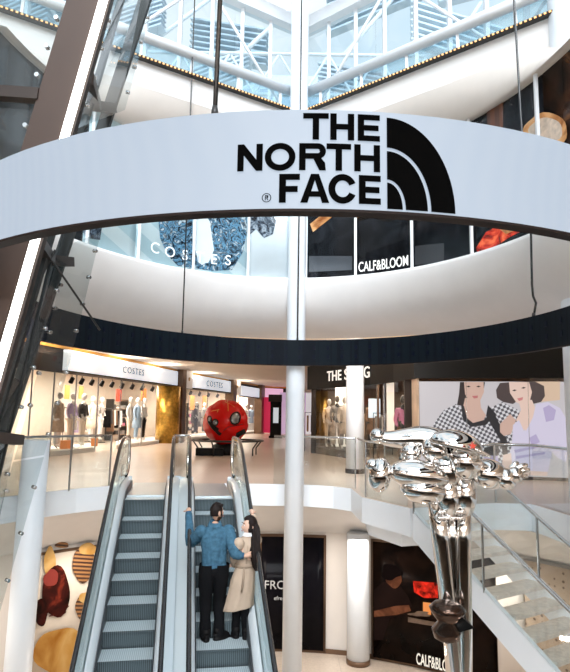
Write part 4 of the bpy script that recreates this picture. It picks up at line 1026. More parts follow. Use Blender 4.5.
hang_board('small orange board behind the beige jacket mannequin', 66, 2.0, 2.0, .3, .5, orp)
hang_board('small orange board behind the dark jacket mannequin', 80, 2.4, 2.05, .3, .5, orp)
hang_board('orange board with pale edge over the black trousers mannequin', 143, 2.2, 2.15, .5, .6, orp)
hang_board('orange board hanging in the shop behind the red ball', 204, 2.0, 2.0, .6, .7, orp)
hang_board('orange board nearest the bronze pillar in the shop behind the ball', 192, 2.0, 1.9, .6, .8, orp)
for k, px in enumerate((66, 70, 96)):
    a = on_fac(px, .5)[0]; tag(MB().box(a + V((0, 0, .27)), (.22, .14, .26), .3).build('shopping_bag', orp), 'orange bag standing on the white plinth, ' + ['at the feet of the beige jacket mannequin', 'at the feet of the lilac mannequin', 'alone at the plinth end'][k], 'bag', 'orange bags on the white plinth')
# spotlights of the shop windows
for px0, px1, n, lab in ((70, 172, 11, 'first white sign'), (190, 226, 5, 'second white sign')):
    for k in range(n):
        px = px0 + (px1 - px0) * k / (n - 1); a, e, n_ = on_fac(px, .35); t = thing('spotlight', '%s black spotlight hanging under the %s' % (['first', 'second', 'third', 'fourth', 'fifth', 'sixth', 'seventh', 'eighth', 'ninth', 'tenth', 'eleventh'][k], lab), 'spotlight', a + V((0, 0, 2.3)), 'black spotlights in the shop windows')
        MB().tube([a + V((0, 0, 2.46)), a + V((0, 0, 2.36))], .015, 6).build('stem', W['black'], t); d = (n_ * .5 + V((0, 0, -1))).normalized()
        MB().lathe([(.04, -.1), (.065, -.08), (.075, .1), (.06, .11)], a + V((0, 0, 2.30)), 12, axis=tuple(d)).build('head', W['black'], t)

# floor-to-ceiling end of the mall: pink shop, kiosk
t = thing('end_shop_front', 'red and pink lit shop front at the far end of the mall', 'shop front', (-1.2, 41, 0))
MB().box((-1.0, 41.2, 1.25), (1.6, .1, 2.4)).build('red_panel', mat('magenta_panel', (.45, .02, .08), .5, emit=.5, ecol=(.6, .02, .08)), t)
MB().box((.6, 41.3, 1.4), (1.8, .1, 2.8)).build('lilac_panel', mat('lilac_panel', (.55, .42, .62), .5, emit=.5), t)
MB().box((-1.75, 41.1, 1.4), (.25, .3, 2.8)).build('dark_frame', W['darkbrown'], t)
MB().box((2.4, 41.3, 1.4), (1.8, .1, 2.8)).build('white_panel', mat('white_panel_lit', (.75, .74, .8), .5, emit=.5), t)
q = atz(275.5, 438, 0)
t = thing('information_kiosk', 'black upright information totem in the far part of the mall', 'kiosk', q)
MB().box(q + V((0, 0, .06)), (.75, .4, .12)).build('base', W['black'], t); MB().box(q + V((0, 0, 1.05)), (.62, .22, 1.9)).build('body', W['black'], t); MB().box(q + V((0, -.12, 1.25)), (.30, .02, .85)).build('screen', mat('kiosk_screen', (.5, .55, .6), .3, emit=.7), t)
q2 = q + V((-.05, 0, 0)); MB().box(q2 + V((0, 0, 2.2)), (.75, .3, .4)).build('header', W['darkbrown'], t)

# ceiling lights of the gallery
for k, (pa, pb) in enumerate((((210, 359), (268, 377)), ((258, 360), (289, 375)), ((100, 340), (160, 352)))):
    a, b_ = atz(*pa, ZC - .02), atz(*pb, ZC - .02); tag(MB().beam(a, b_, .09, .03).build('ceiling_line_light', W['ledceil']), 'thin white line light in the mall ceiling, ' + ['the long one over the red ball', 'the short one beside the thin column', 'over the first shop sign'][k], 'ceiling light', 'line lights of the mall ceiling')
rnd = random.Random(3)
for k in range(14):
    x, y = rnd.uniform(-3.2, .4), rnd.uniform(24, 37); tag(MB().lathe([(.05, 0), (.05, .02)], (x, y, ZC - .03), 12).build('downlight', W['ledceil']), 'tiny round downlight in the mall ceiling', 'downlight', 'round downlights of the mall ceiling')

# ================================================================== RED BALL SCULPTURE
q = atz(226, 455, 0); q = V((q.x, q.y, 0)); BR = 22.6 / 600 * q.y; bc = V(((226.5 - 285) / 600 * q.y + .02, q.y + .1, 0)); bc.z = aty(226, 422.5, q.y).z
t = thing('red_ball_sculpture', 'big red glossy ball made of a car body with headlights, on a black base', 'sculpture', (bc.x, bc.y, 0))
def dent(p):
    n = p.normalized(); k = 1
    k -= .05 * max(0, 1 - abs(n.z + .25 - .3 * n.x) / .10) * (1 if n.y < .3 else 0)
    k += .02 * math.sin(9 * n.x + 4 * n.z)
    return p * k
MB().ball(bc, BR, 48, 32, fn=dent).build('car_body_shell', W['red'], t)
def onball(u, v, r=1.0):   # u,v in ball radii, on the near side
    w = -math.sqrt(max(0, 1 - u * u - v * v)); return bc + V((u, w, v)) * BR * r
lampm = mat('headlight_glass', (.25, .27, .28), .1, .6, var=.4, vscale=12, coat=1)
blk = W['black']
for (u, v, ru, rv_, rot) in ((-.60, .12, .10, .15, .5), (-.36, .0, .13, .12, .5), (.50, .20, .20, .26, -.6), (.58, .10, .10, .12, -.6)):
    mb = MB(); c = onball(u, v); nrm = (c - bc).normalized(); R_ = nrm.to_track_quat('Z', 'Y').to_matrix() @ Matrix.Rotation(rot, 3, 'Z')
    mb.ball(c - nrm * .02, (ru * BR, rv_ * BR, .05), 20, 10, rot=R_); mb.build('headlight', lampm, t)
    mb = MB(); pts_ = [c + R_ @ V((math.cos(a) * ru * BR * 1.1, math.sin(a) * rv_ * BR * 1.1, 0)) for a in [2 * PI * i / 20 for i in range(20)]]; mb.tube(pts_, .02, 6, closed=True); mb.build('headlight_rim', blk, t)
def strip_on_ball(uv, w, m_, name, r=1.0):
    mb = MB(); P = [onball(u, v, r) for u, v in uv]; mb.tube(P, w, 8); return mb.build(name, m_, t)
strip_on_ball([(-.62, .02), (-.45, -.2), (-.22, -.42), (-.10, -.50)], .055, blk, 'grille', 1.0)
strip_on_ball([(-.55, .1), (-.40, -.12), (-.20, -.30)], .03, blk, 'grille')
strip_on_ball([(.0, -.35), (.2, -.18), (.5, -.12), (.8, -.05)], .010, blk, 'panel_gap')
strip_on_ball([(.45, -.75), (.6, -.5), (.85, -.35)], .10, blk, 'wheel_arch', .98)
goldl = mat('gold_seam', (.7, .35, .08), .3, .7)
for uv in ([(-.15, .97), (-.2, .7), (-.28, .45)], [(.08, .98), (.15, .75), (.18, .5)], [(-.95, .2), (-.75, .4), (-.5, .5), (-.2, .55)], [(.0, .9), (.4, .7), (.62, .5)]): strip_on_ball(uv, .010, goldl, 'seam')
MB().lathe([(.42, .0), (.42, .30), (.30, .34), (.25, .45)], (bc.x, bc.y, 0), 24).build('stand', blk, t)
# black plinth box and tube bench round it
t = thing('ring_bench', 'black tubular ring bench round the red ball', 'bench', (bc.x, bc.y, 0))
RX, RY = 1.18, .95
for s_, zz in ((1.0, .46), (.86, .46)): MB().tube([V((bc.x + .05 + RX * s_ * math.cos(a), bc.y + RY * s_ * math.sin(a), zz)) for a in [2 * PI * i / 40 for i in range(40)]], .028, 8, closed=True).build('seat_rail', W['dark'], t)
for a in (-2.6, -1.9, -1.2, -.5, .3, 1.5, 2.6): 
    p1 = V((bc.x + .05 + RX * math.cos(a), bc.y + RY * math.sin(a), .46)); p0 = V((bc.x + .05 + RX * .84 * math.cos(a), bc.y + RY * .84 * math.sin(a), 0)); MB().tube([p1, p0 + V((0, 0, .22)), p0], .022, 8).build('leg', W['dark'], t)
q = atz(209, 456, 0); tag(MB().box(q + V((0, .2, .12)), (.85, .35, .23)).build('black_block', blk), 'low black block on the floor in front of the red ball', 'block')

# ================================================================== SHOPS ON THE RIGHT: sting, screen
fr = [V((0.93, 21.4, 0)), V((1.62, 19.6, 0)), V((2.6, 17.4, 0)), V((2.95, 15.6, 0)), V((3.12, 14.0, 0))]
scA, scB = V((3.12, 13.9, 0)), V((7.2, 12.9, 0))
ZH = 2.20
mb = MB(); P = fr + [scB]; mb.sheet([[p + V((0, 0, ZH)) for p in P], [p + V((0, 0, 3.02)) for p in P]], smooth=False); struct(mb.build('wall_header', W['black'], solid=.12))
mb = MB(); P = [p - V((.12, .1, 0)) for p in fr + [scB]]; mb.sheet([[p + V((0, 0, 3.04)) for p in P], [p + V((0, 0, 3.14)) for p in P]], smooth=False); struct(mb.build('trim_4', W['orange'], solid=.04))
mb = MB(); P = [p + V((0, .1, 0)) for p in fr + [scB]]; mb.sheet([[p + V((0, 0, 3.0)) for p in P], [p + V((0, 0, 3.42)) for p in P]], smooth=False); struct(mb.build('wall_bulkhead', W['ceil'], solid=.05))
# shop interior
mb = MB(); mb.sheet([[V((1.2, 26, z)), V((9, 22, z))] for z in (0, 3)], smooth=False); struct(mb.build('wall_shop_interior', mat('sting_back', (.16, .10, .07), .7, var=.3, vscale=1.5)))
mb = MB(); mb.sheet([[V((1.0, 21.9, z)), V((1.6, 26, z))] for z in (0, 3)], smooth=False); struct(mb.build('wall_shop_side', mat('sting_side', (.10, .065, .05), .7, var=.3, vscale=2)))
# the shop name
t = thing('shop_sign', 'white glowing THE STING letters on the black shop header', 'sign', fr[0] + V((0, 0, 2.4)))
m_glow = mat('glow_letters', (1, 1, 1), .5, emit=.6, ecol=(1, .97, .92))
x = (fr[1] - fr[0]).normalized(); x = (V((2.3, 18.1, 0)) - fr[0]).normalized(); nn = V((x.y, -x.x, 0)); nn = nn if nn.y < 0 else -nn
def frp(px): return on_fac(px, 0, fr)[0]
a = frp(327) * .982; b_ = frp(370) * .982
put_text('THE STING', .46, (a + b_) / 2 + V((0, 0, 2.42)), (b_ - a).normalized(), (0, 0, 1), 'lettering', m_glow, t, .004, 1.05, .006, fit=(b_ - a).length)
# glazing, frames
for px, w, mm in ((313.5, .16, W['darkbrown']), (363, .05, W['bronze']), (378, .05, W['bronze']), (384, .04, W['steel']), (409, .22, W['darkbrown'])):
    a = frp(px); mb = MB(); mb.box(a + V((0, 0, ZH / 2)), (w, .12, ZH), 0); struct(mb.build('pillar_shopfront', mm))
for a_, b2 in ((314, 345), (345, 378), (384, 408)):
    a, b_ = frp(a_), frp(b2); mb = MB(); mb.add([a, b_, b_ + V((0, 0, ZH)), a + V((0, 0, ZH))], [(0, 1, 2, 3)]); struct(mb.build('window_%d' % nw, W['shopglass'])); nw += 1
a, b_ = frp(315), frp(345); mb = MB(); mb.prism([a + V((0, .1, 0)), b_ + V((0, .1, 0)), b_ + V((.9, .9, 0)), a + V((.9, .9, 0))], (0, 0, .22)); tag(mb.build('display_plinth', W['darkbrown']), 'dark plinth in the THE STING shop window', 'plinth')
SG = 'mannequins in THE STING window'
def mq2(label, px, back, *a_, **k): 
    p, e, n = on_fac(px, 0, fr); d = hdir(px); p = p + V((d.x, d.y, 0)) * back; mannequin(label, p + V((0, 0, k.pop('h', .22))), k.pop('rz', .3), *a_, SG, **k)
mq2('mannequin in a brown jacket nearest the window corner', 329, .9, 'cream', 'cream', coat=False, style=1, sc=.93)
mq2('mannequin in a grey and cream coat in front of the lit wall panel', 337, .8, 'grey', 'cream', coat=False, style=1, sc=.98, skin=mq_dark)
mq2('mannequin in pale clothes partly behind the gallery column', 344.5, .8, 'cream', 'grey', coat=True, style=0, sc=.95)
mq2('dark mannequin in a pink shirt in the open shop door', 403, 1.0, 'pink', 'brown', coat=False, style=1, skin=mq_dark, sc=1.0, h=.1)
mq2('mannequin in brown beyond the first display', 372, 2.4, 'brown', 'dark', coat=True, style=0, skin=mq_dark, sc=.95)
a = frp(334); tag(MB().box(a + V((.55, 1.9, 1.2)), (.7, .08, 2.3)).build('lit_panel', mat('lit_cream', (.85, .8, .72), .5, emit=.6)), 'tall cream panel behind the THE STING mannequins', 'panel')
a = frp(374); tag(MB().box(a + V((.25, 1.6, 1.55)), (.36, .08, .6)).build('wall_screen', mat('small_screen', (.6, .68, .74), .3, emit=.9)), 'small glowing white screen inside THE STING', 'screen')
a = frp(390); tag(MB().box(a + V((.4, 2.2, 1.5)), (.22, .08, 1.7)).build('lit_column', mat('lit_cream2', (.8, .74, .66), .5, emit=.5)), 'narrow pale lit column in the shop behind the pink mannequin', 'column')
def rack2(label, px, back, seed, n=9):
    p, e, nn_ = on_fac(px, 0, fr); d = hdir(px); p = p + V((d.x, d.y, 0)) * back; t = thing('clothes_rack', label, 'clothes rack', p, 'clothes racks inside the shops'); rnd = random.Random(seed)
    mb = MB(); mb.tube([p + V((-.7, 0, 0)), p + V((-.7, 0, 1.4)), p + V((.7, 0, 1.4)), p + V((.7, 0, 0))], .015, 8); mb.build('rail', W['dark'], t)
    for k in range(n):
        MB().box(p + V((-.6 + 1.2 * k / (n - 1), 0, 1.0)), (.06, .38, rnd.uniform(.55, .8))).build('garment', cl[rnd.choice(['brown', 'dark', 'beige', 'black', 'grey'])], t)
rack2('clothes rack of brown garments behind the window mannequins of THE STING', 324, 2.0, 1); rack2('clothes rack of dark garments in the middle of THE STING', 372, 3.4, 2); rack2('clothes rack behind the pink mannequin', 396, 3.0, 3)
p = atz(420, 455, 0)
t = thing('shop_display', 'beige window with a dark hat shape between the shop and the large screen', 'shop window', V((3.15, 14.4, 0)))
MB().add([frp(411) + V((.02, 0, .0)), V((3.10, 13.98, .0)), V((3.10, 13.98, 2.2)), frp(411) + V((.02, 0, 2.2))], [(0, 1, 2, 3)]).build('panel', mat('beige_window', (.50, .36, .25), .5, emit=.15, var=.3, vscale=1.5), t, solid=.03)

# two women screen
scr = thing('video_wall', 'wide glowing screen showing two women in fashion clothes', 'screen', scA)
sx_ = (scB - scA).normalized(); sn = V((sx_.y, -sx_.x, 0)); sn = sn if sn.y < 0 else -sn
ZS0, ZS1 = .06, 2.12
def on_scr(px, py, off=.0):
    d = ray(px, py); o = scA + sn * off; k = (o - CAM).dot(sn) / d.dot(sn); return CAM + d * k
bg = mat('screen_background', (.07, .07, .07), .4, emit=.75, ecol=(.58, .55, .58))
A = scA + sn * .06; B = scB + sn * .06
MB().add([A + V((0, 0, ZS0)), B + V((0, 0, ZS0)), B + V((0, 0, ZS1)), A + V((0, 0, ZS1))], [(0, 1, 2, 3)]).build('picture', bg, scr, solid=.05)
MB().beam(A + V((0, 0, 0.03)), B + V((0, 0, 0.03)), .2, .07).build('lower_frame', W['darkbrown'], scr)
lay = [.075]
def pic(name, pix, m_):
    lay[0] += .0012; P = [on_scr(x, y, lay[0]) for x, y in pix]; mb = MB(); mb.add(P, [tuple(range(len(P)))]); return mb.build(name, m_, scr)
def sm(name, c, e=.75, **k): return mat(name, tuple(x * .12 for x in c), .4, emit=e, ecol=c)
sk1 = sm('screen_skin', (.62, .42, .35), var=.06); sk2 = sm('screen_skin_light', (.78, .58, .50), var=.05); hr1 = sm('screen_hair', (.03, .02, .02)); hr2 = sm('screen_hair_curly', (.07, .05, .05), var=.4, vscale=15)
# houndstooth knit
hk = bpy.data.materials.new('screen_houndstooth'); hk.use_nodes = True; nt = hk.node_tree; b = nt.nodes['Principled BSDF']; tc = nt.nodes.new('ShaderNodeTexCoord')
mp = nt.nodes.new('ShaderNodeMapping'); mp.inputs['Rotation'].default_value = (0, .3, .0); mp.inputs['Scale'].default_value = (1, 0, 1); nt.links.new(tc.outputs['Object'], mp.inputs[0])
ck = nt.nodes.new('ShaderNodeTexChecker'); ck.inputs['Scale'].default_value = 17; ck.inputs[1].default_value = (.72, .72, .76, 1); ck.inputs[2].default_value = (.05, .05, .07, 1); nt.links.new(mp.outputs[0], ck.inputs[0])
b.inputs['Base Color'].default_value = (.05, .05, .05, 1); nt.links.new(ck.outputs[0], b.inputs['Emission Color']); b.inputs['Emission Strength'].default_value = .75
lil = sm('screen_lilac', (.66, .62, .78), var=.10, vscale=7); bk_ = sm('screen_black', (.02, .02, .025)); lil2 = sm('screen_lilac_shade', (.46, .40, .62), var=.2, vscale=8)
pic('backdrop_patch', [(532, 381.5), (560, 381.5), (560, 400), (540, 402), (530, 390)], sm('screen_tan', (.70, .52, .38)))
pic('hair', [(460, 382), (485, 382), (483, 394), (479, 402), (473, 408), (463, 406), (457, 405), (459, 394)], hr1)
pic('neck', [(465, 398), (480, 398), (481, 408), (488, 418), (484, 425), (470, 425), (462, 412)], sk1)
pic('face', [(464, 382), (483.5, 382), (484, 392), (480, 401), (475, 405), (470, 402), (465, 394)], sk1)
pic('mouth', [(472, 396), (478, 395.5), (477.5, 398), (474, 398.5)], sm('screen_lips', (.50, .16, .16)))
for x in (468.5, 478.5): pic('eye', [(x - 2.2, 386.5), (x, 385.6), (x + 2.2, 386.5), (x, 387.4)], hr1)
pic('cardigan', [(430, 440), (434, 423), (444, 410), (456, 404), (463, 409), (466, 418), (472, 424), (483, 421), (490, 408), (502, 402), (514, 408), (522, 412), (520, 425), (512, 436), (513, 450), (505, 466), (500, 474), (470, 474), (440, 460), (430, 452)], hk)
pic('cardigan_edge', [(461, 405), (464, 406), (467, 418), (473, 423), (484, 420), (493, 410), (496, 414), (486, 425), (471, 427), (463, 420)], bk_)
pic('cardigan_edge', [(488, 405), (494, 412), (507, 440), (508, 460), (503, 455), (500, 440), (486, 416)], bk_)
pic('waistband', [(484, 448), (498, 444), (500, 452), (497, 456), (484, 454)], bk_)
pic('waist', [(484, 455), (498, 456), (500, 474), (484, 474)], lil2)
pic('forearm', [(500, 424), (510, 414), (516, 420), (511, 434), (504, 436), (500, 432)], sk1)
pic('curly_hair', [(496, 390), (500, 383), (512, 382), (535, 381.5), (544, 386), (545, 396), (541, 402), (533, 404), (520, 399), (513, 404), (503, 402), (497, 398)], hr2)
pic('neck', [(518, 398), (532, 400), (536, 410), (530, 425), (522, 432), (516, 420), (521, 410)], sk2)
pic('face', [(509, 382), (529, 382), (532, 392), (530, 400), (524, 406), (516, 402), (510, 393)], sk2)
pic('mouth', [(517, 398.5), (523, 397), (522.5, 400), (519, 401)], sm('screen_lips_rose', (.60, .22, .22)))
for x, y in ((514.5, 390), (523.5, 387.5)): pic('eye', [(x - 2.4, y + .6), (x, y - .6), (x + 2.4, y + .1), (x, y + 1.2)], hr1)
pic('blouse', [(513, 425), (519, 420), (524, 431), (533, 417), (536, 404), (548, 402), (560, 408), (567, 420), (569, 446), (566, 462), (558, 458), (552, 452), (548, 472), (520, 470), (508, 460), (512, 445)], lil)
pic('blouse_ruffle', [(543, 408), (549, 405), (556, 410), (554, 420), (546, 422)], lil2); pic('blouse_knot', [(529, 438), (536, 434), (540, 442), (532, 446)], lil2)
pic('blouse_fold', [(514, 450), (545, 444), (545, 446), (515, 453)], lil2); pic('blouse_fold', [(516, 456), (545, 452), (545, 454), (516, 459)], lil2)
pic('cleavage', [(519, 420), (533, 417), (526, 431)], sk2)
pic('hand', [(503, 455), (511, 453), (512, 462), (508, 471), (502, 466)], sk2)
pic('midriff', [(516, 470), (548, 472), (547, 476), (518, 475)], sk2)
for k, x in enumerate((466, 528)):
    P = [on_scr(x, 381, .14), on_scr(x + 2, 476, .14)]; tag(MB().tube(P, .006, 6).build('wire', W['steel']), ['thin vertical wire in front of the cardigan woman on the screen', 'thin vertical wire in front of the curly haired woman on the screen'][k], 'wire')

# ================================================================== CHROME FIGURE
YS = 7.2
sc_ = thing('chrome_sculpture', 'shiny chrome balloon-like flying figure with a cap, on tall chrome legs', 'sculpture', (aty(455, 600, YS).x, YS, ZL))
K = YS / 600 * 1.02
def S(px, py, dy=0.): return aty(px, py, YS + dy)
body = MB()
def limb(pts, mb=body, sub=2): chain_mesh(mb, [S(*p[:3]) for p in pts], [p[3] * K for p in pts], sub=sub)
def egg(px, py, dy, rx, ry, rz_=None, rot=0., mb=body, fn=None):
    R_ = Matrix.Rotation(rot, 3, 'Y'); mb.ball(S(px, py, dy), (rx * K, (rz_ or ry) * K, ry * K), 32, 22, rot=R_, fn=fn)
# trailing leg (upper), arm, back
limb([(377, 436, .1, 6.5), (386, 439, .1, 7.5), (400, 439, .1, 10), (418, 437, .08, 13), (436, 440, .05, 13.5), (448, 446, 0, 12)]); egg(378, 436, .1, 8, 7.5, rot=.3)
egg(411, 453, -.02, 10, 9); egg(436, 450, -.12, 14, 13, 13); egg(445, 470, -.06, 19, 23, 20)
# lower leg with socked foot
egg(380, 475, -.15, 11, 16, 12, rot=.15); egg(373, 465, -.15, 7, 6); egg(420, 475, -.18, 30, 14, 16, rot=.12); egg(424, 490, -.2, 22, 13, 15, rot=.1)
# hips / knees over the poles
egg(448, 497, -.15, 12, 20, 13); egg(465, 495, -.15, 10.5, 20, 12)
# front arm: shoulder and forearm
egg(489, 474, -.2, 17, 14, 15, rot=.25); egg(506, 479, -.28, 9.5, 10, 9); egg(515, 475, -.3, 7.5, 7.5, rot=-.4)
body.build('body', W['chromebody'], sc_)
fg = MB()
for k, (a, b_, c) in enumerate((((515, 470), (522, 466), (528, 465)), ((517, 473), (524, 470), (530, 470)), ((517, 477), (523, 476), (528, 476)), ((515, 480), (520, 481), (524, 482)), ((510, 470), (515, 464), (519, 462)))):
    chain_mesh(fg, [S(*a, -.3 + .02 * k), S(*b_, -.31 + .02 * k), S(*c, -.3 + .02 * k)], [3.2 * K, 2.8 * K, 2.2 * K], sub=2)
fg.build('hand', W['chromebody'], sc_)
# head with face and ear, and peaked cap
hd = MB()
def facefn(p):
    q = p / K; x, y, z = q.x, q.y, q.z
    # face looks to +x and towards the viewer (-y)
    d = V((.75, -.65, 0)).normalized(); s_ = V((.65, .75, 0)).normalized(); f = q.dot(d); l = q.dot(s_)
    n = 0
    if f > 0:
        n += 3.2 * math.exp(-((l) ** 2 / 5 + (z + 1.5) ** 2 / 14))      # nose
        n -= 1.8 * (math.exp(-(((l - 5.5) ** 2) / 7 + (z - 3) ** 2 / 5)) + math.exp(-(((l + 5.5) ** 2) / 7 + (z - 3) ** 2 / 5)))
        n += 1.2 * math.exp(-((l) ** 2 / 16 + (z + 7.5) ** 2 / 2)); n -= .9 * math.exp(-((l) ** 2 / 20 + (z + 9.4) ** 2 / 1.2)); n += 1.4 * math.exp(-((l) ** 2 / 14 + (z + 12) ** 2 / 6))
    return p + d * n * K
hd.ball(S(465, 461, -.3), (14.5 * K, 14.5 * K, 17 * K), 48, 34, fn=facefn); hd.ball(S(456, 463, -.46), (2.5 * K, 1.6 * K, 4 * K), 14, 10)
hd.build('head', W['chromebody'], sc_)
cp = MB(); cp.ball(S(456, 446, -.28), (25 * K, 19 * K, 14.5 * K), 36, 22, rot=Matrix.Rotation(.22, 3, 'Y'), fn=lambda p: V((p.x, p.y, max(p.z, -3 * K))))
cp.ball(S(477, 451, -.42), (14 * K, 13 * K, 2.2 * K), 28, 12, rot=Matrix.Rotation(.42, 3, 'Y')); cp.build('cap', W['chromebody'], sc_)
st = MB(); c = S(473, 446, -.66); P = []
for i in range(10):
    r = (3.6 if i % 2 == 0 else 1.5) * K; a = PI / 2 + i * PI / 5; P.append(c + V((r * math.cos(a), 0, r * math.sin(a))))
st.prism(P, (0, .05, 0)); tag(st.build('cap_star', mat('red_star', (.65, .05, .02), .4), sc_), 'red star', None)
# the tall legs
for nm, path in (('leg', [(437, 500, -.1, 9), (441, 540, -.1, 8.5), (447, 590, -.1, 8), (452, 640, -.1, 8), (457, 700, -.1, 8)]), ('leg', [(449, 498, .02, 9), (452, 540, 0, 8.5), (456, 590, 0, 8), (458, 640, 0, 8), (460, 700, 0, 8)]), ('leg', [(463, 500, -.1, 8), (463, 540, -.1, 7.5), (463.5, 590, -.1, 7.5), (464, 640, -.1, 7.5), (464, 700, -.1, 7.5)])):
    pp = [S(*q[:3]) for q in path]; rr = [q[3] * K for q in path]; d = pp[-1] - pp[-2]; f = (pp[-1].z - ZL) / -d.z; pp.append(pp[-1] + d * f); rr.append(rr[-1]); MB().tube(pp, rr, 24).build(nm, W['chrome'], sc_)
for y in (512, 518): MB().tube([S(437 + i * 3.2, y + (i % 2) * .0, -.24 + .0 * i) for i in range(10)], 1.6 * K, 8).build('cuff', W['chrome'], sc_)
MB().lathe([(.55, 0), (.55, .08), (.2, .14)], (aty(459, 672, YS).x - .02, YS, ZL), 32).build('foot_plate', W['steel'], sc_)
# dark reflecting bobbin hung on the legs
q = S(447, 622, -.32)
t = MB(); t.lathe([(.02, -.22), (.13, -.17), (.16, -.08), (.10, .0), (.17, .08), (.20, .14), (.14, .20), (.02, .23)], q, 28, axis=(.06, 0, 1)); tag(t.build('dark_bobbin', mat('dark_bronze', (.10, .065, .05), .18, .9, var=.3)), 'dark brown rounded bobbin shape in front of the chrome legs', 'ornament')
MB().lathe([(.20, -.02), (.05, .12)], q + V((.13, .05, -.05)), 4, axis=(-.3, 0, 1)).build('side_wedge', W['black'], bpy.data.objects['dark_bobbin']).location = V((0, 0, 0))

# ================================================================== STAIRS
s0 = V((1.90, 8.88, 0)); sd = V((.545, -.838, 0)).normalized(); sp = V((.838, .545, 0)).normalized()
WID = 1.10; RISE, GO = .172, .262; NS = 21
stt = thing('staircase', 'white straight staircase with stone treads going down beside the chrome figure', 'staircase', s0)
stone = mat('stone_tread', (.74, .66, .58), .5, var=.15, vscale=14)
for k in range(NS):
    z = -RISE * (k + 1); a = s0 + sd * GO * k + sp * .03
    mb = MB(); mb.hexa([a + V((0, 0, z - .05)), a + sp * (WID - .06) + V((0, 0, z - .05)), a + sp * (WID - .06) + sd * (GO + .05) + V((0, 0, z - .05)), a + sd * (GO + .05) + V((0, 0, z - .05)),
                        a + V((0, 0, z)), a + sp * (WID - .06) + V((0, 0, z)), a + sp * (WID - .06) + sd * (GO + .05) + V((0, 0, z)), a + sd * (GO + .05) + V((0, 0, z))]); mb.build('tread', stone, stt)
LL = GO * NS; zz = lambda l: -RISE / GO * l
for nm, off in (('stringer', 0), ('stringer', WID)):
    o = s0 + sp * off
    P = [o + V((0, 0, -.02)), o + V((0, 0, -.42)), o + sd * (LL) + V((0, 0, zz(LL) - .40)), o + sd * LL + V((0, 0, zz(LL) - .02))]
    MB().prism([p - sp * .03 for p in P], sp * .06).build(nm, W['fascia'], stt)
for nm, off, lab in (('l', -.02, 'glass balustrade on the chrome figure side of the stairs'), ('r', WID + .02, 'glass balustrade on the screen side of the stairs')):
    o = s0 + sp * off; P = [o + sd * l + V((0, 0, zz(l) - .04)) for l in (0, 1.2, 2.4, LL)]
    t = railing(lab, [tuple(p) for p in P], 'stair_balustrade', .82, posts=(0, 1, 2), group='glass balustrades of the stairs')

# ================================================================== PEOPLE
def head_mesh(mb, c, yaw, pitch=0., s=1.0, mi=0, female=False):
    """head centred on c, face along -y before yaw; eyes at half height, nose, mouth, ears"""
    R_ = Matrix.Rotation(yaw, 3, 'Z') @ Matrix.Rotation(pitch, 3, 'X')
    def fn(p):
        x, y, z = p
        k = 1.0
        if z < 0: x *= 1 - .32 * min(1, -z / .115); y = y * (1 - .18 * min(1, -z / .115)) - .012 * min(1, -z / .115)
        if y < 0:
            y -= .026 * math.exp(-(x * x / .00016 + (z + .018) ** 2 / .0007))       # nose
            y -= .006 * math.exp(-(x * x / .0006 + (z + .052) ** 2 / .00006)); y += .004 * math.exp(-(x * x / .0006 + (z + .060) ** 2 / .00002))
            y -= .010 * math.exp(-(x * x / .0007 + (z + .095) ** 2 / .0004))
            for sx in (-.03, .03): y += .010 * math.exp(-((x - sx) ** 2 / .0003 + (z - .012) ** 2 / .00015))
        return V((x, y, z))
    mb.ball(c, (.074 * s, .094 * s, .118 * s), 40, 32, mi, R_, fn)
    for sx in (-1, 1): mb.ball(V(c) + R_ @ V((sx * .073 * s, .012, -.005)), (.012, .020, .032), 12, 8, mi, R_)
    return R_
def eyes(c, R_, parent, s=1.0):
    mb = MB()
    for sx in (-.03, .03): mb.ball(V(c) + R_ @ V((sx, -.080, .012)), (.012, .008, .007), 12, 8, 0, R_); mb.ball(V(c) + R_ @ V((sx, -.0865, .012)), (.005, .003, .005), 10, 6, 1, R_)
    mb.build('eyes', [W['whitecloth'], W['black']], parent)
    mb = MB()
    for sx in (-1, 1): mb.tube([V(c) + R_ @ V((sx * .016, -.092, .034)), V(c) + R_ @ V((sx * .032, -.089, .039)), V(c) + R_ @ V((sx * .046, -.078, .034))], .004, 6)
    mb.build('eyebrows', W['hairdark'], parent)
    mb = MB(); mb.tube([V(c) + R_ @ V((-.022, -.088, -.056)), V(c) + R_ @ V((0, -.0985, -.055)), V(c) + R_ @ V((.022, -.088, -.056))], [.003, .006, .003], 8); mb.build('lips', mat('lips', (.42, .14, .12), .5), parent)
from mathutils import noise
def wob(p, f, a): return noise.noise(V(p) * f) * a
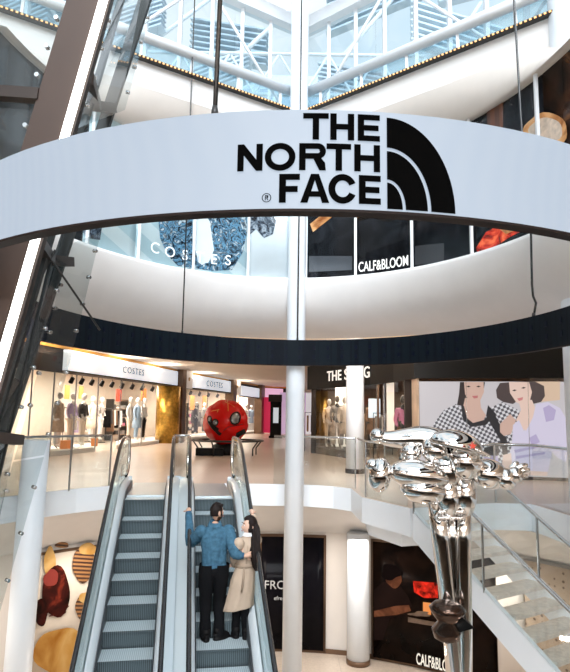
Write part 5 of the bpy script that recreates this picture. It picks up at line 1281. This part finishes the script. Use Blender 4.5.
def hand(mb, wrist, fwd, palm_n, s=1.0, curl=.5, side=1, mi=0):
    """palm and five separate bent fingers; fwd along the hand, palm_n out of the palm, side = +1 thumb on fwd x n"""
    f = V(fwd).normalized(); n = V(palm_n); n = (n - f * n.dot(f)).normalized(); t = f.cross(n) * side
    w = V(wrist)
    chain_mesh(mb, [w - f * .03, w, w + f * .045 * s, w + f * .085 * s], [.021, (.024), .036 * s, .034 * s], mi, 2)
    for i, (o, L_) in enumerate(((.028, .070), (.010, .078), (-.009, .073), (-.027, .058))):
        b0 = w + f * .075 * s + t * o * s; a1 = curl * .8; a2 = curl * 1.7
        p1 = b0 + (f * math.cos(a1 * .5) + n * math.sin(a1 * .5)) * L_ * .45 * s; p2 = p1 + (f * math.cos(a1) + n * math.sin(a1)) * L_ * .32 * s; p3 = p2 + (f * math.cos(a2) + n * math.sin(a2)) * L_ * .28 * s
        chain_mesh(mb, [b0 - f * .02, p1, p2, p3], [.0095 * s, .0090 * s, .0082 * s, .0070 * s], mi, 2)
    b0 = w + f * .022 * s + t * .026 * s; p1 = b0 + (f * .55 + t * .8 + n * .2).normalized() * .038 * s; p2 = p1 + (f * .85 + t * .35 + n * .4).normalized() * .03 * s
    chain_mesh(mb, [b0 - t * .01, p1, p2], [.012 * s, .0105 * s, .0085 * s], mi, 2)

# --- the couple
kb = 7
def tread(k, w, f=.5):       # point on tread k
    s1 = PH - STP * k - STP * f; sN = PH - STP * k - STP
    p = O2 + U * s1 + RT * w; p.z = E2(sN, 0, 0).z; return p
MS, WS = .875, .84
LF = tread(kb, -.18, .16); RF = tread(kb, -.02, .10)
man = thing('person', 'man in a blue denim jacket and black trousers riding the escalator, arm round the woman', 'person', LF.lerp(RF, .5), 'couple on the escalator')
M0 = LF.lerp(RF, .5) + U * .02
def mp_(w, f, h): return M0 + RT * w * MS + U * f * MS + V((0, 0, h * MS))
W0 = tread(kb, .225, .10)
lean_ = .085
def wq(w, f, h): return W0 + RT * (w + lean_ * h / 1.5) * WS + U * f * WS + V((0, 0, h * WS))
def fall_mesh(mb, rows): mb.sheet(rows)
hip = mp_(0, .02, .92); waist = mp_(0, .02, 1.06); chest = mp_(.0, .05, 1.27); neckb = mp_(.0, .07, 1.45); neckt = mp_(.01, .09, 1.53)
headc = mp_(.025, .11, 1.635)
shL = mp_(-.185, .05, 1.385); shR = mp_(.185, .06, 1.385)
hrl = E2(-1.90, -.40, .93)
elL = mp_(-.33, .20, 1.20); haL = hrl + V((0, -.09, .030))
elR = mp_(.27, -.15, 1.12); haR = wq(-.035, -.155, 1.145)
kneeL = mp_(-.10, .03, .50); kneeR = mp_(.085, .05, .50)
ankL = LF + V((0, 0, .09)); ankR = RF + V((0, 0, .09))
bodyv = [hip, waist, chest, neckb, neckt, mp_(-.09, .02, .86), kneeL, ankL, mp_(.09, .02, .86), kneeR, ankR, shL, elL, haL, shR, elR, haR]
bode = [(0, 1), (1, 2), (2, 3), (3, 4), (0, 5), (5, 6), (6, 7), (0, 8), (8, 9), (9, 10), (2, 11), (11, 12), (12, 13), (2, 14), (14, 15), (15, 16)]
mb = MB(); mb.mesh(skin_mesh(bodyv, bode, [.11, .09, .11, .055, .050, .08, .05, .034, .08, .05, .034, .05, .038, .026, .05, .038, .026]))
Rm = head_mesh(mb, headc, PI - .80, -.03, MS)
hand(mb, haL, (U * .9 + V((0, 0, .15))), V((.1, 0, -1)), .95, .55, side=1)
fw = RT * .9 + U * .05 + V((0, 0, .22)); hand(mb, haR, fw, U, .95, .3, side=-1)
mb.build('body', W['skin'], man); eyes(headc, Rm, man)
# trousers: two legs with soft creases
def leg_rows(pts, seed):
    rows = []
    path = []
    for a, b_ in zip(pts, pts[1:]):
        for k in range(7): path.append((a[0].lerp(b_[0], k / 7), a[1] + (b_[1] - a[1]) * k / 7))
    path.append(pts[-1])
    for c, r_ in path:
        rows.append([c + RT * (r_ + wob((c.x * 3 + i, c.y, c.z * 9), 1, .008)) * math.cos(2 * PI * i / 20) + U * (r_ * 1.05) * math.sin(2 * PI * i / 20) for i in range(21)])
    return rows
mb = MB()
mb.sheet(leg_rows([(mp_(-.085, .02, .97), .105), (mp_(-.095, .02, .80), .100), (kneeL, .070), (mp_(-.10, .0, .25), .062), (LF + V((0, 0, .05)), .064)], 1))
mb.sheet(leg_rows([(mp_(.085, .02, .97), .105), (mp_(.09, .02, .80), .100), (kneeR, .070), (RF.lerp(kneeR, .5) + V((0, 0, .04)), .062), (RF + V((0, 0, .05)), .064)], 2))
mb.ball(mp_(0, .02, .90), (.155 * MS, .115 * MS, .13 * MS), 24, 16)
mb.build('trousers', W['blackcloth'], man)
def shoe(p, ang, parent, L_=.28, m_=None, s=1.0):
    d = V((U.x * math.cos(ang) - U.y * math.sin(ang), U.x * math.sin(ang) + U.y * math.cos(ang), 0)); r = V((d.y, -d.x, 0)); mb = MB(); n = 22
    def outl(k, wd): return [p + d * (math.cos(2 * PI * i / n) * L_ / 2 * k + .05) + r * (math.sin(2 * PI * i / n) * (wd - .008 * math.cos(2 * PI * i / n + .6))) for i in range(n)]
    lay_ = [(0, 1.0, .050), (.022, 1.0, .050), (.024, .96, .046), (.050, .93, .045), (.075, .72, .038)]
    rows = [[q + V((0, 0, z_)) - d * (.0 if i < 3 else (.012 if i == 3 else .045)) for q in outl(k, wd)] for i, (z_, k, wd) in enumerate(lay_)]
    rows = [rw + [rw[0]] for rw in rows]; mb.sheet(rows); mb.add(rows[-1][:-1], [tuple(range(n))]); mb.add(rows[0][:-1], [tuple(range(n))])
    mb.tube([p + V((0, 0, .06)) - d * .02, p + V((0, 0, .13)) - d * .02], [.047, .044], 16)
    mb.build('shoe', m_ or W['shoe'], parent)
shoe(LF, .15, man, .26); shoe(RF, -.95, man, .26)
# denim jacket: body shell with creases, sleeves
mb = MB(); rows = []
tors = [(.925, .160, .120, .0, .03), (.96, .166, .125, 0, .03), (.975, .160, .120, 0, .03), (1.06, .165, .125, 0, .03), (1.16, .178, .130, 0, .04), (1.26, .195, .132, 0, .05), (1.34, .205, .122, 0, .055), (1.39, .190, .102, 0, .06), (1.43, .145, .085, 0, .065), (1.465, .085, .072, .0, .07), (1.475, .066, .066, .0, .07)]
dense = []
for a, b_ in zip(tors, tors[1:]):
    for k in range(3): dense.append(tuple(a[j] + (b_[j] - a[j]) * k / 3 for j in range(5)))
dense.append(tors[-1])
for h, rx, ry, dx, df in dense:
    row = []
    for i in range(49):
        a = 2 * PI * (i % 48) / 48; e_ = .012 if .97 < h < 1.38 else .004
        k = 1 + wob((math.cos(a) * 2.2, math.sin(a) * 2.2, h * 7), 1.3, e_ * 7)
        cx, sy = math.cos(a), math.sin(a); sq = (abs(cx) ** 2.6 + abs(sy) ** 2.6) ** (-1 / 2.6)
        row.append(mp_(dx + rx * k * cx * sq, df + ry * k * sy * sq, h))
    rows.append(row)
mb.sheet(rows)
def sleeve(mb, pts, seed):
    P = []
    for a, b_ in zip(pts, pts[1:]):
        for k in range(8): P.append((a[0].lerp(b_[0], k / 8), a[1] + (b_[1] - a[1]) * k / 8))
    P.append(pts[-1])
    # smooth the elbow
    Q = [P[0]] + [((P[i - 1][0] + P[i][0] * 2 + P[i + 1][0]) / 4, P[i][1]) for i in range(1, len(P) - 1)] + [P[-1]]
    mb.tube([q[0] for q in Q], [q[1] * (1 + .13 * noise.noise(V((seed, i * .75, 0)))) for i, q in enumerate(Q)], 18)
    mb.ball(P[0][0], P[0][1] * 1.02, 18, 12)
sleeve(mb, [(shL, .080), (elL, .062), (haL - (haL - elL).normalized() * .035, .044)], 3.1); sleeve(mb, [(shR, .080), (elR, .062), (haR - (haR - elR).normalized() * .04, .046)], 7.7)
mb.build('denim_jacket', W['denim'], man)
dm = mat('denim_seam', (.035, .10, .18), .85, var=.2)
# fold-down collar
mb = MB(); N_ = 28
mb.sheet([[mp_(rx * math.cos(2 * PI * i / N_), .07 + ry * math.sin(2 * PI * i / N_) + dy, h + .018 * math.sin(2 * PI * i / N_)) for i in range(N_ + 1)] for rx, ry, h, dy in ((.066, .068, 1.465, 0), (.068, .070, 1.52, 0), (.074, .076, 1.525, 0), (.098, .098, 1.475, 0), (.100, .100, 1.465, 0))])
mb.build('collar', W['denim'], man)
for e_, h_ in ((elL, haL), (elR, haR)):
    d = (h_ - e_).normalized(); MB().tube([h_ - d * .065, h_ - d * .012], .043 * MS, 14).build('cuff', dm, man)
mb = MB(); mb.tube([mp_(.162 * math.cos(a), .03 + .124 * math.sin(a), .972) for a in [2 * PI * i / 36 for i in range(36)]], .006, 6, closed=True)
mb.tube([mp_(x, -.078 + .02 * abs(x) * 6, 1.335 - abs(x) * .10) for x in (-.17, -.12, -.06, 0, .06, .12, .17)], .0015, 6); mb.tube([mp_(-.075, -.092, 1.33), mp_(-.055, -.105, 1.15), mp_(-.045, -.097, .98)], .0015, 6); mb.tube([mp_(.075, -.092, 1.33), mp_(.055, -.105, 1.15), mp_(.045, -.097, .98)], .0015, 6)
mb.build('seam', dm, man)
mb = MB(); mb.sheet([[mp_(.150 * math.cos(2 * PI * i / 36), .03 + .112 * math.sin(2 * PI * i / 36), h) for i in range(37)] for h in (.955, .905 )]); mb.build('shirt_hem', W['whitecloth'], man)
def hair_cap(mb, c, R_, rad, face_y, top_z, low_z, lump, vol):
    def f(p):
        n = V((p.x / rad[0], p.y / rad[1], p.z / rad[2])); k = 1 + vol + lump * noise.noise(n * 4.5) + lump * .6 * noise.noise(n * 11)
        if n.z > .2: k += vol * .6
        # hairline: open over the face and under the ears
        hl = top_z + .12 * abs(n.x)
        if n.y < face_y and n.z < hl: k = .86
        elif n.z < low_z: k = .86
        return p * k
    mb.ball(c, rad, 48, 36, 0, R_, f)
mb = MB(); hair_cap(mb, headc + V((0, 0, .004)), Rm, (.075 * MS, .096 * MS, .119 * MS), -.38, .52, -.42, .07, .085)
for k in range(26):
    a = random.uniform(0, 2 * PI); r_ = random.uniform(0, .055); p = headc + Rm @ V((r_ * math.cos(a), r_ * math.sin(a) - .012, .118 * MS - r_ * .35)); mb.ball(p, (.022, .022, .018), 8, 6)
mb.build('hair', W['hairdark'], man)
mb = MB()
def beardf(p):
    n = V((p.x / .074, p.y / .094, p.z / .118)); return p * (1.035 if (n.z < -.22 and n.y < .35 and not (abs(n.x) < .35 and n.y < -.5 and -.62 < n.z < -.30)) else .93)
mb.ball(headc + V((0, 0, -.002)), (.070 * MS, .092 * MS, .116 * MS), 40, 30, 0, Rm, lambda p: (lambda q: V((q.x * (1 - .32 * min(1, max(0, -q.z) / .115)), q.y * (1 - .18 * min(1, max(0, -q.z) / .115)) - .012 * min(1, max(0, -q.z) / .115), q.z)))(beardf(p)))
mb.build('beard', mat('short_beard', (.05, .028, .02), .8, spec=.1), man)

# --- the woman
wom = thing('person', 'woman with long black hair in a beige trench coat riding the escalator', 'person', W0, 'couple on the escalator')
whead = wq(.02, -.0, 1.53)
hrr = E2(-1.95, .40, .94)
wsl, wsr = wq(-.125, -.08, 1.30), wq(.125, .09, 1.30)
wel = wq(-.16, .02, 1.07); wha = wq(-.13, .10, .96); wer = wq(.20, .34, 1.26); whr = hrr + V((0, -.08, .026))
wkl, wkr = wq(-.07, .02, .46), wq(.03, -.03, .46)
wfl, wfr = W0 + RT * -.05 + U * .03, W0 + RT * .07 - U * .02
wv = [wq(0, 0, .86), wq(0, 0, 1.02), wq(0, 0, 1.20), wq(.0, 0, 1.36), wq(.01, 0, 1.43), wq(-.06, .02, .80), wkl, wfl + V((0, 0, .09)), wq(.06, -.02, .80), wkr, wfr + V((0, 0, .09)), wsl, wel, wha, wsr, wer, whr]
mb = MB(); mb.mesh(skin_mesh(wv, [(0, 1), (1, 2), (2, 3), (3, 4), (0, 5), (5, 6), (6, 7), (0, 8), (8, 9), (9, 10), (2, 11), (11, 12), (12, 13), (2, 14), (14, 15), (15, 16)],
                             [.10, .075, .09, .046, .040, .07, .045, .030, .07, .045, .030, .04, .03, .021, .04, .03, .021]))
Rw = head_mesh(mb, whead, -PI / 2 + .38, -.03, .90)
hand(mb, wha, U * .5 - RT * .5, V((0, 0, -1)), .85, .6, side=1); hand(mb, whr, U + V((0, 0, .2)), V((0, 0, -1)), .85, .5, side=-1)
mb.build('body', mat('skin_fair', (.70, .45, .34), .5, var=.04), wom); eyes(whead, Rw, wom)
mb = MB(); rows = []
coat = [(.40, .205, .150, -.05, .0), (.44, .204, .148, -.048, 0), (.60, .185, .140, -.03, 0), (.80, .168, .130, -.015, 0), (.93, .148, .118, 0, 0), (1.00, .136, .108, 0, 0), (1.08, .142, .112, 0, 0), (1.18, .156, .118, 0, 0), (1.27, .165, .112, .0, 0), (1.32, .152, .095, .0, 0), (1.36, .105, .075, .0, 0), (1.40, .062, .060, .01, 0)]
dense = []
for a, b_ in zip(coat, coat[1:]):
    for k in range(3): dense.append(tuple(a[j] + (b_[j] - a[j]) * k / 3 for j in range(5)))
dense.append(coat[-1])
for h, rx, ry, dx, df in dense:
    row = []
    for i in range(65):
        a = 2 * PI * (i % 64) / 64; dn = max(0, .98 - h); w = 1 + (.05 * math.sin(6 * a + .8) + .04 * math.sin(10 * a + 1 + h)) * dn * 1.3 + wob((math.cos(a) * 2, math.sin(a) * 2, h * 5), 1.4, .05)
        row.append(wq(dx + rx * w * math.cos(a), df + ry * w * math.sin(a), h + (.035 * math.cos(a + .3) * max(0, (.7 - h) / .3))))
    rows.append(row)
mb.sheet(rows); mb.build('trench_coat', W['trench'], wom, solid=.008)
mb = MB(); sleeve(mb, [(wsl, .070), (wel, .056), (wha - (wha - wel).normalized() * .01, .046)], 5.2); mb.build('sleeve', W['trench'], wom)
mb = MB(); sleeve(mb, [(wsr, .070), (wer, .054), (whr - (whr - wer).normalized() * .03, .042)], 9.4); mb.build('sleeve', W['trench'], wom)
tb = mat('belt_beige', (.33, .245, .175), .7, var=.05)
mb = MB(); N_ = 36; mb.sheet([[wq(rx * math.cos(2 * PI * i / N_), ry * math.sin(2 * PI * i / N_), h) for i in range(N_ + 1)] for rx, ry, h in ((.140, .113, .965), (.150, .121, .970), (.150, .121, 1.015), (.140, .113, 1.02))]); mb.build('belt', tb, wom)
MB().tube([wq(-.03, -.128, .98), wq(-.03, -.150, .84), wq(-.045, -.160, .66)], .011, 8).build('belt_end', tb, wom)
mb = MB(); mb.tube([wq(.0, -.118, 1.28), wq(-.005, -.125, 1.15), wq(-.0, -.118, 1.03)], .003, 6); mb.build('seam', tb, wom)
mb = MB(); mb.sheet([[wq(.01 + rx * math.cos(2 * PI * i / N_), ry * math.sin(2 * PI * i / N_), h) for i in range(N_ + 1)] for rx, ry, h in ((.060, .060, 1.36), (.056, .056, 1.44), (.062, .062, 1.445), (.085, .085, 1.395))]); mb.build('collar', W['whitecloth'], wom)
mb = MB()
mb.sheet(leg_rows([(wq(-.05, .02, .66), .065), (wkl, .056), (wfl + V((0, 0, .08)), .045)], 3)); mb.sheet(leg_rows([(wq(.045, -.01, .66), .065), (wkr, .056), (wfr + V((0, 0, .08)), .045)], 4)); mb.build('trousers', W['blackcloth'], wom)
shoe(wfl, .3, wom, .22); shoe(wfr, -.3, wom, .22)
mb = MB(); hair_cap(mb, whead + V((0, 0, .004)), Rw, (.072, .088, .108), -.36, .60, -.70, .03, .09)
rows = []
fall = [(.045, .0, 1.60, .058, .064), (.085, -.01, 1.52, .066, .080), (.105, -.045, 1.42, .066, .092), (.118, -.075, 1.30, .070, .095), (.128, -.10, 1.18, .082, .095), (.132, -.125, 1.08, .074, .080), (.135, -.14, .99, .055, .055), (.138, -.15, .94, .02, .02)]
dense = []
for a, b_ in zip(fall, fall[1:]):
    for k in range(4): dense.append(tuple(a[j] + (b_[j] - a[j]) * k / 4 for j in range(5)))
dense.append(fall[-1])
for (w, f, h, rx, ry) in dense:
    row = []
    for i in range(61):
        a = 2 * PI * (i % 60) / 60; k = 1 + .07 * math.sin(14 * a + 5 * h) + .14 * noise.noise(V((math.cos(a) * 3, math.sin(a) * 3, h * 2.5)))
        row.append(wq(w + .012 * math.sin(h * 14) + rx * k * math.cos(a), f + ry * k * math.sin(a), h))
    rows.append(row)
mb.sheet(rows); mb.build('long_hair', W['hairdark'], wom)
# ================================================================== LIGHTS
sc = bpy.context.scene
w = bpy.data.worlds.new('sky'); sc.world = w; w.use_nodes = True; nt = w.node_tree; bgn = nt.nodes['Background']
tc = nt.nodes.new('ShaderNodeTexCoord'); n = nt.nodes.new('ShaderNodeTexNoise'); n.inputs['Scale'].default_value = 2.2; n.inputs['Detail'].default_value = 5; nt.links.new(tc.outputs['Generated'], n.inputs[0])
rp = nt.nodes.new('ShaderNodeValToRGB'); rp.color_ramp.elements[0].position = .42; rp.color_ramp.elements[0].color = (.62, .80, .93, 1); rp.color_ramp.elements[1].position = .58; rp.color_ramp.elements[1].color = (.97, .99, 1, 1)
nt.links.new(n.outputs['Fac'], rp.inputs[0]); nt.links.new(rp.outputs[0], bgn.inputs[0]); bgn.inputs[1].default_value = 1.0
def area(name, loc, rot, size, power, col=(1, 1, 1), sy=None, spread=None):
    L_ = bpy.data.lights.new(name, 'AREA'); L_.energy = power * 1.6; L_.color = col; L_.size = size
    if sy: L_.shape = 'RECTANGLE'; L_.size_y = sy
    o = bpy.data.objects.new(name, L_); C.objects.link(o); o.location = loc; o.rotation_euler = rot; return o
sun = bpy.data.lights.new('sun', 'SUN'); sun.energy = 4.1; sun.angle = .7; sun.color = (.90, .95, 1); so = bpy.data.objects.new('sun', sun); C.objects.link(so); so.rotation_euler = (math.radians(52), math.radians(6), 0)
warm = (1, .86, .70)
# recessed ceiling lighting of the gallery
for x, y, p in ((-5.6, 15, 120), (-4.4, 21, 150), (-3.2, 28, 170), (-1.2, 35, 170), (0, 16, 130), (0, 22, 130), (4.3, 11.6, 70), (2.2, 12.4, 110)):  # the last one is added to brighten the gallery column
    area('gallery_downlight', (x, y, ZC - .1), (0, 0, 0), 2.2, p, warm)
for px in (55, 90, 125, 160, 200, 240):
    a = on_fac(px, -.5)[0]; area('cove_light', (a.x, a.y, 2.95), (math.radians(180), 0, 0), 1.2, 14, warm)
for x, y in ((1.0, 19.5), (2.2, 16.8), (4, 13.0), (6, 12.6)): area('cove_light', (x - .5, y - .6, 2.8), (math.radians(180), 0, 0), 1.0, 10, warm)
for x, y in ((.9, 12.25), (1.9, 12.0)):  # two extra lamps without fittings, added to brighten the gallery column
    o = area('column_fill', (x, y, 2.80), (0, 0, 0), .25, 26, (1, .97, .94)); dv = V((gp.x, gp.y, 1.2)) - V((x, y, 2.8)); o.rotation_euler = dv.to_track_quat('-Z', 'Y').to_euler()
# shop window lighting
for px, p in ((60, 90), (85, 95), (115, 100), (145, 105), (195, 105), (215, 105), (247, 120)):
    a = on_fac(px, 1.6)[0]; area('shop_downlight', (a.x, a.y, 2.9), (0, 0, 0), 1.6, p, (1, .88, .74))
for px, b_, p in ((330, 1.2, 22), (372, 2.0, 24), (400, 1.5, 22)):
    a = frp(px); d = hdir(px); area('shop_downlight', (a.x + d.x * b_, a.y + d.y * b_, 2.4), (0, 0, 0), 1.0, p, (1, .82, .64))
# lower level ceiling lights under the gallery
for t_ in (.15, .3, .42, .55, .7, .85):
    q = lower_curve(PI * t_) * .93; area('lower_downlight', (q.x, q.y, ZT_ + .0), (0, 0, 0), .8, 13, (1, .90, .80))
# unseen lamps added behind the viewer as frontal fill for the atrium
for x, y in ((-5, -3), (0, -3), (5, -3), (-3, -8), (3, -8)): area('near_fill', (x, y, 3.2), (0, 0, 0), 2.5, 260, (.96, .98, 1))
for t_ in (.1, .35, .65, .9):
    q = lower_curve(PI * t_) * .80; area('lower_uplight', (q.x, q.y, ZL + .1), (PI, 0, 0), .3, 10, (1, .9, .8))
vs = sc.view_settings; vs.view_transform = 'Standard'; vs.look = 'None'; vs.gamma = 1; vs.use_curve_mapping = False; vs.exposure = 0.17
sc.cycles.max_bounces = 8; sc.cycles.transparent_max_bounces = 24; sc.cycles.caustics_reflective = False; sc.cycles.caustics_refractive = False
sc.cycles.sample_clamp_indirect = 6
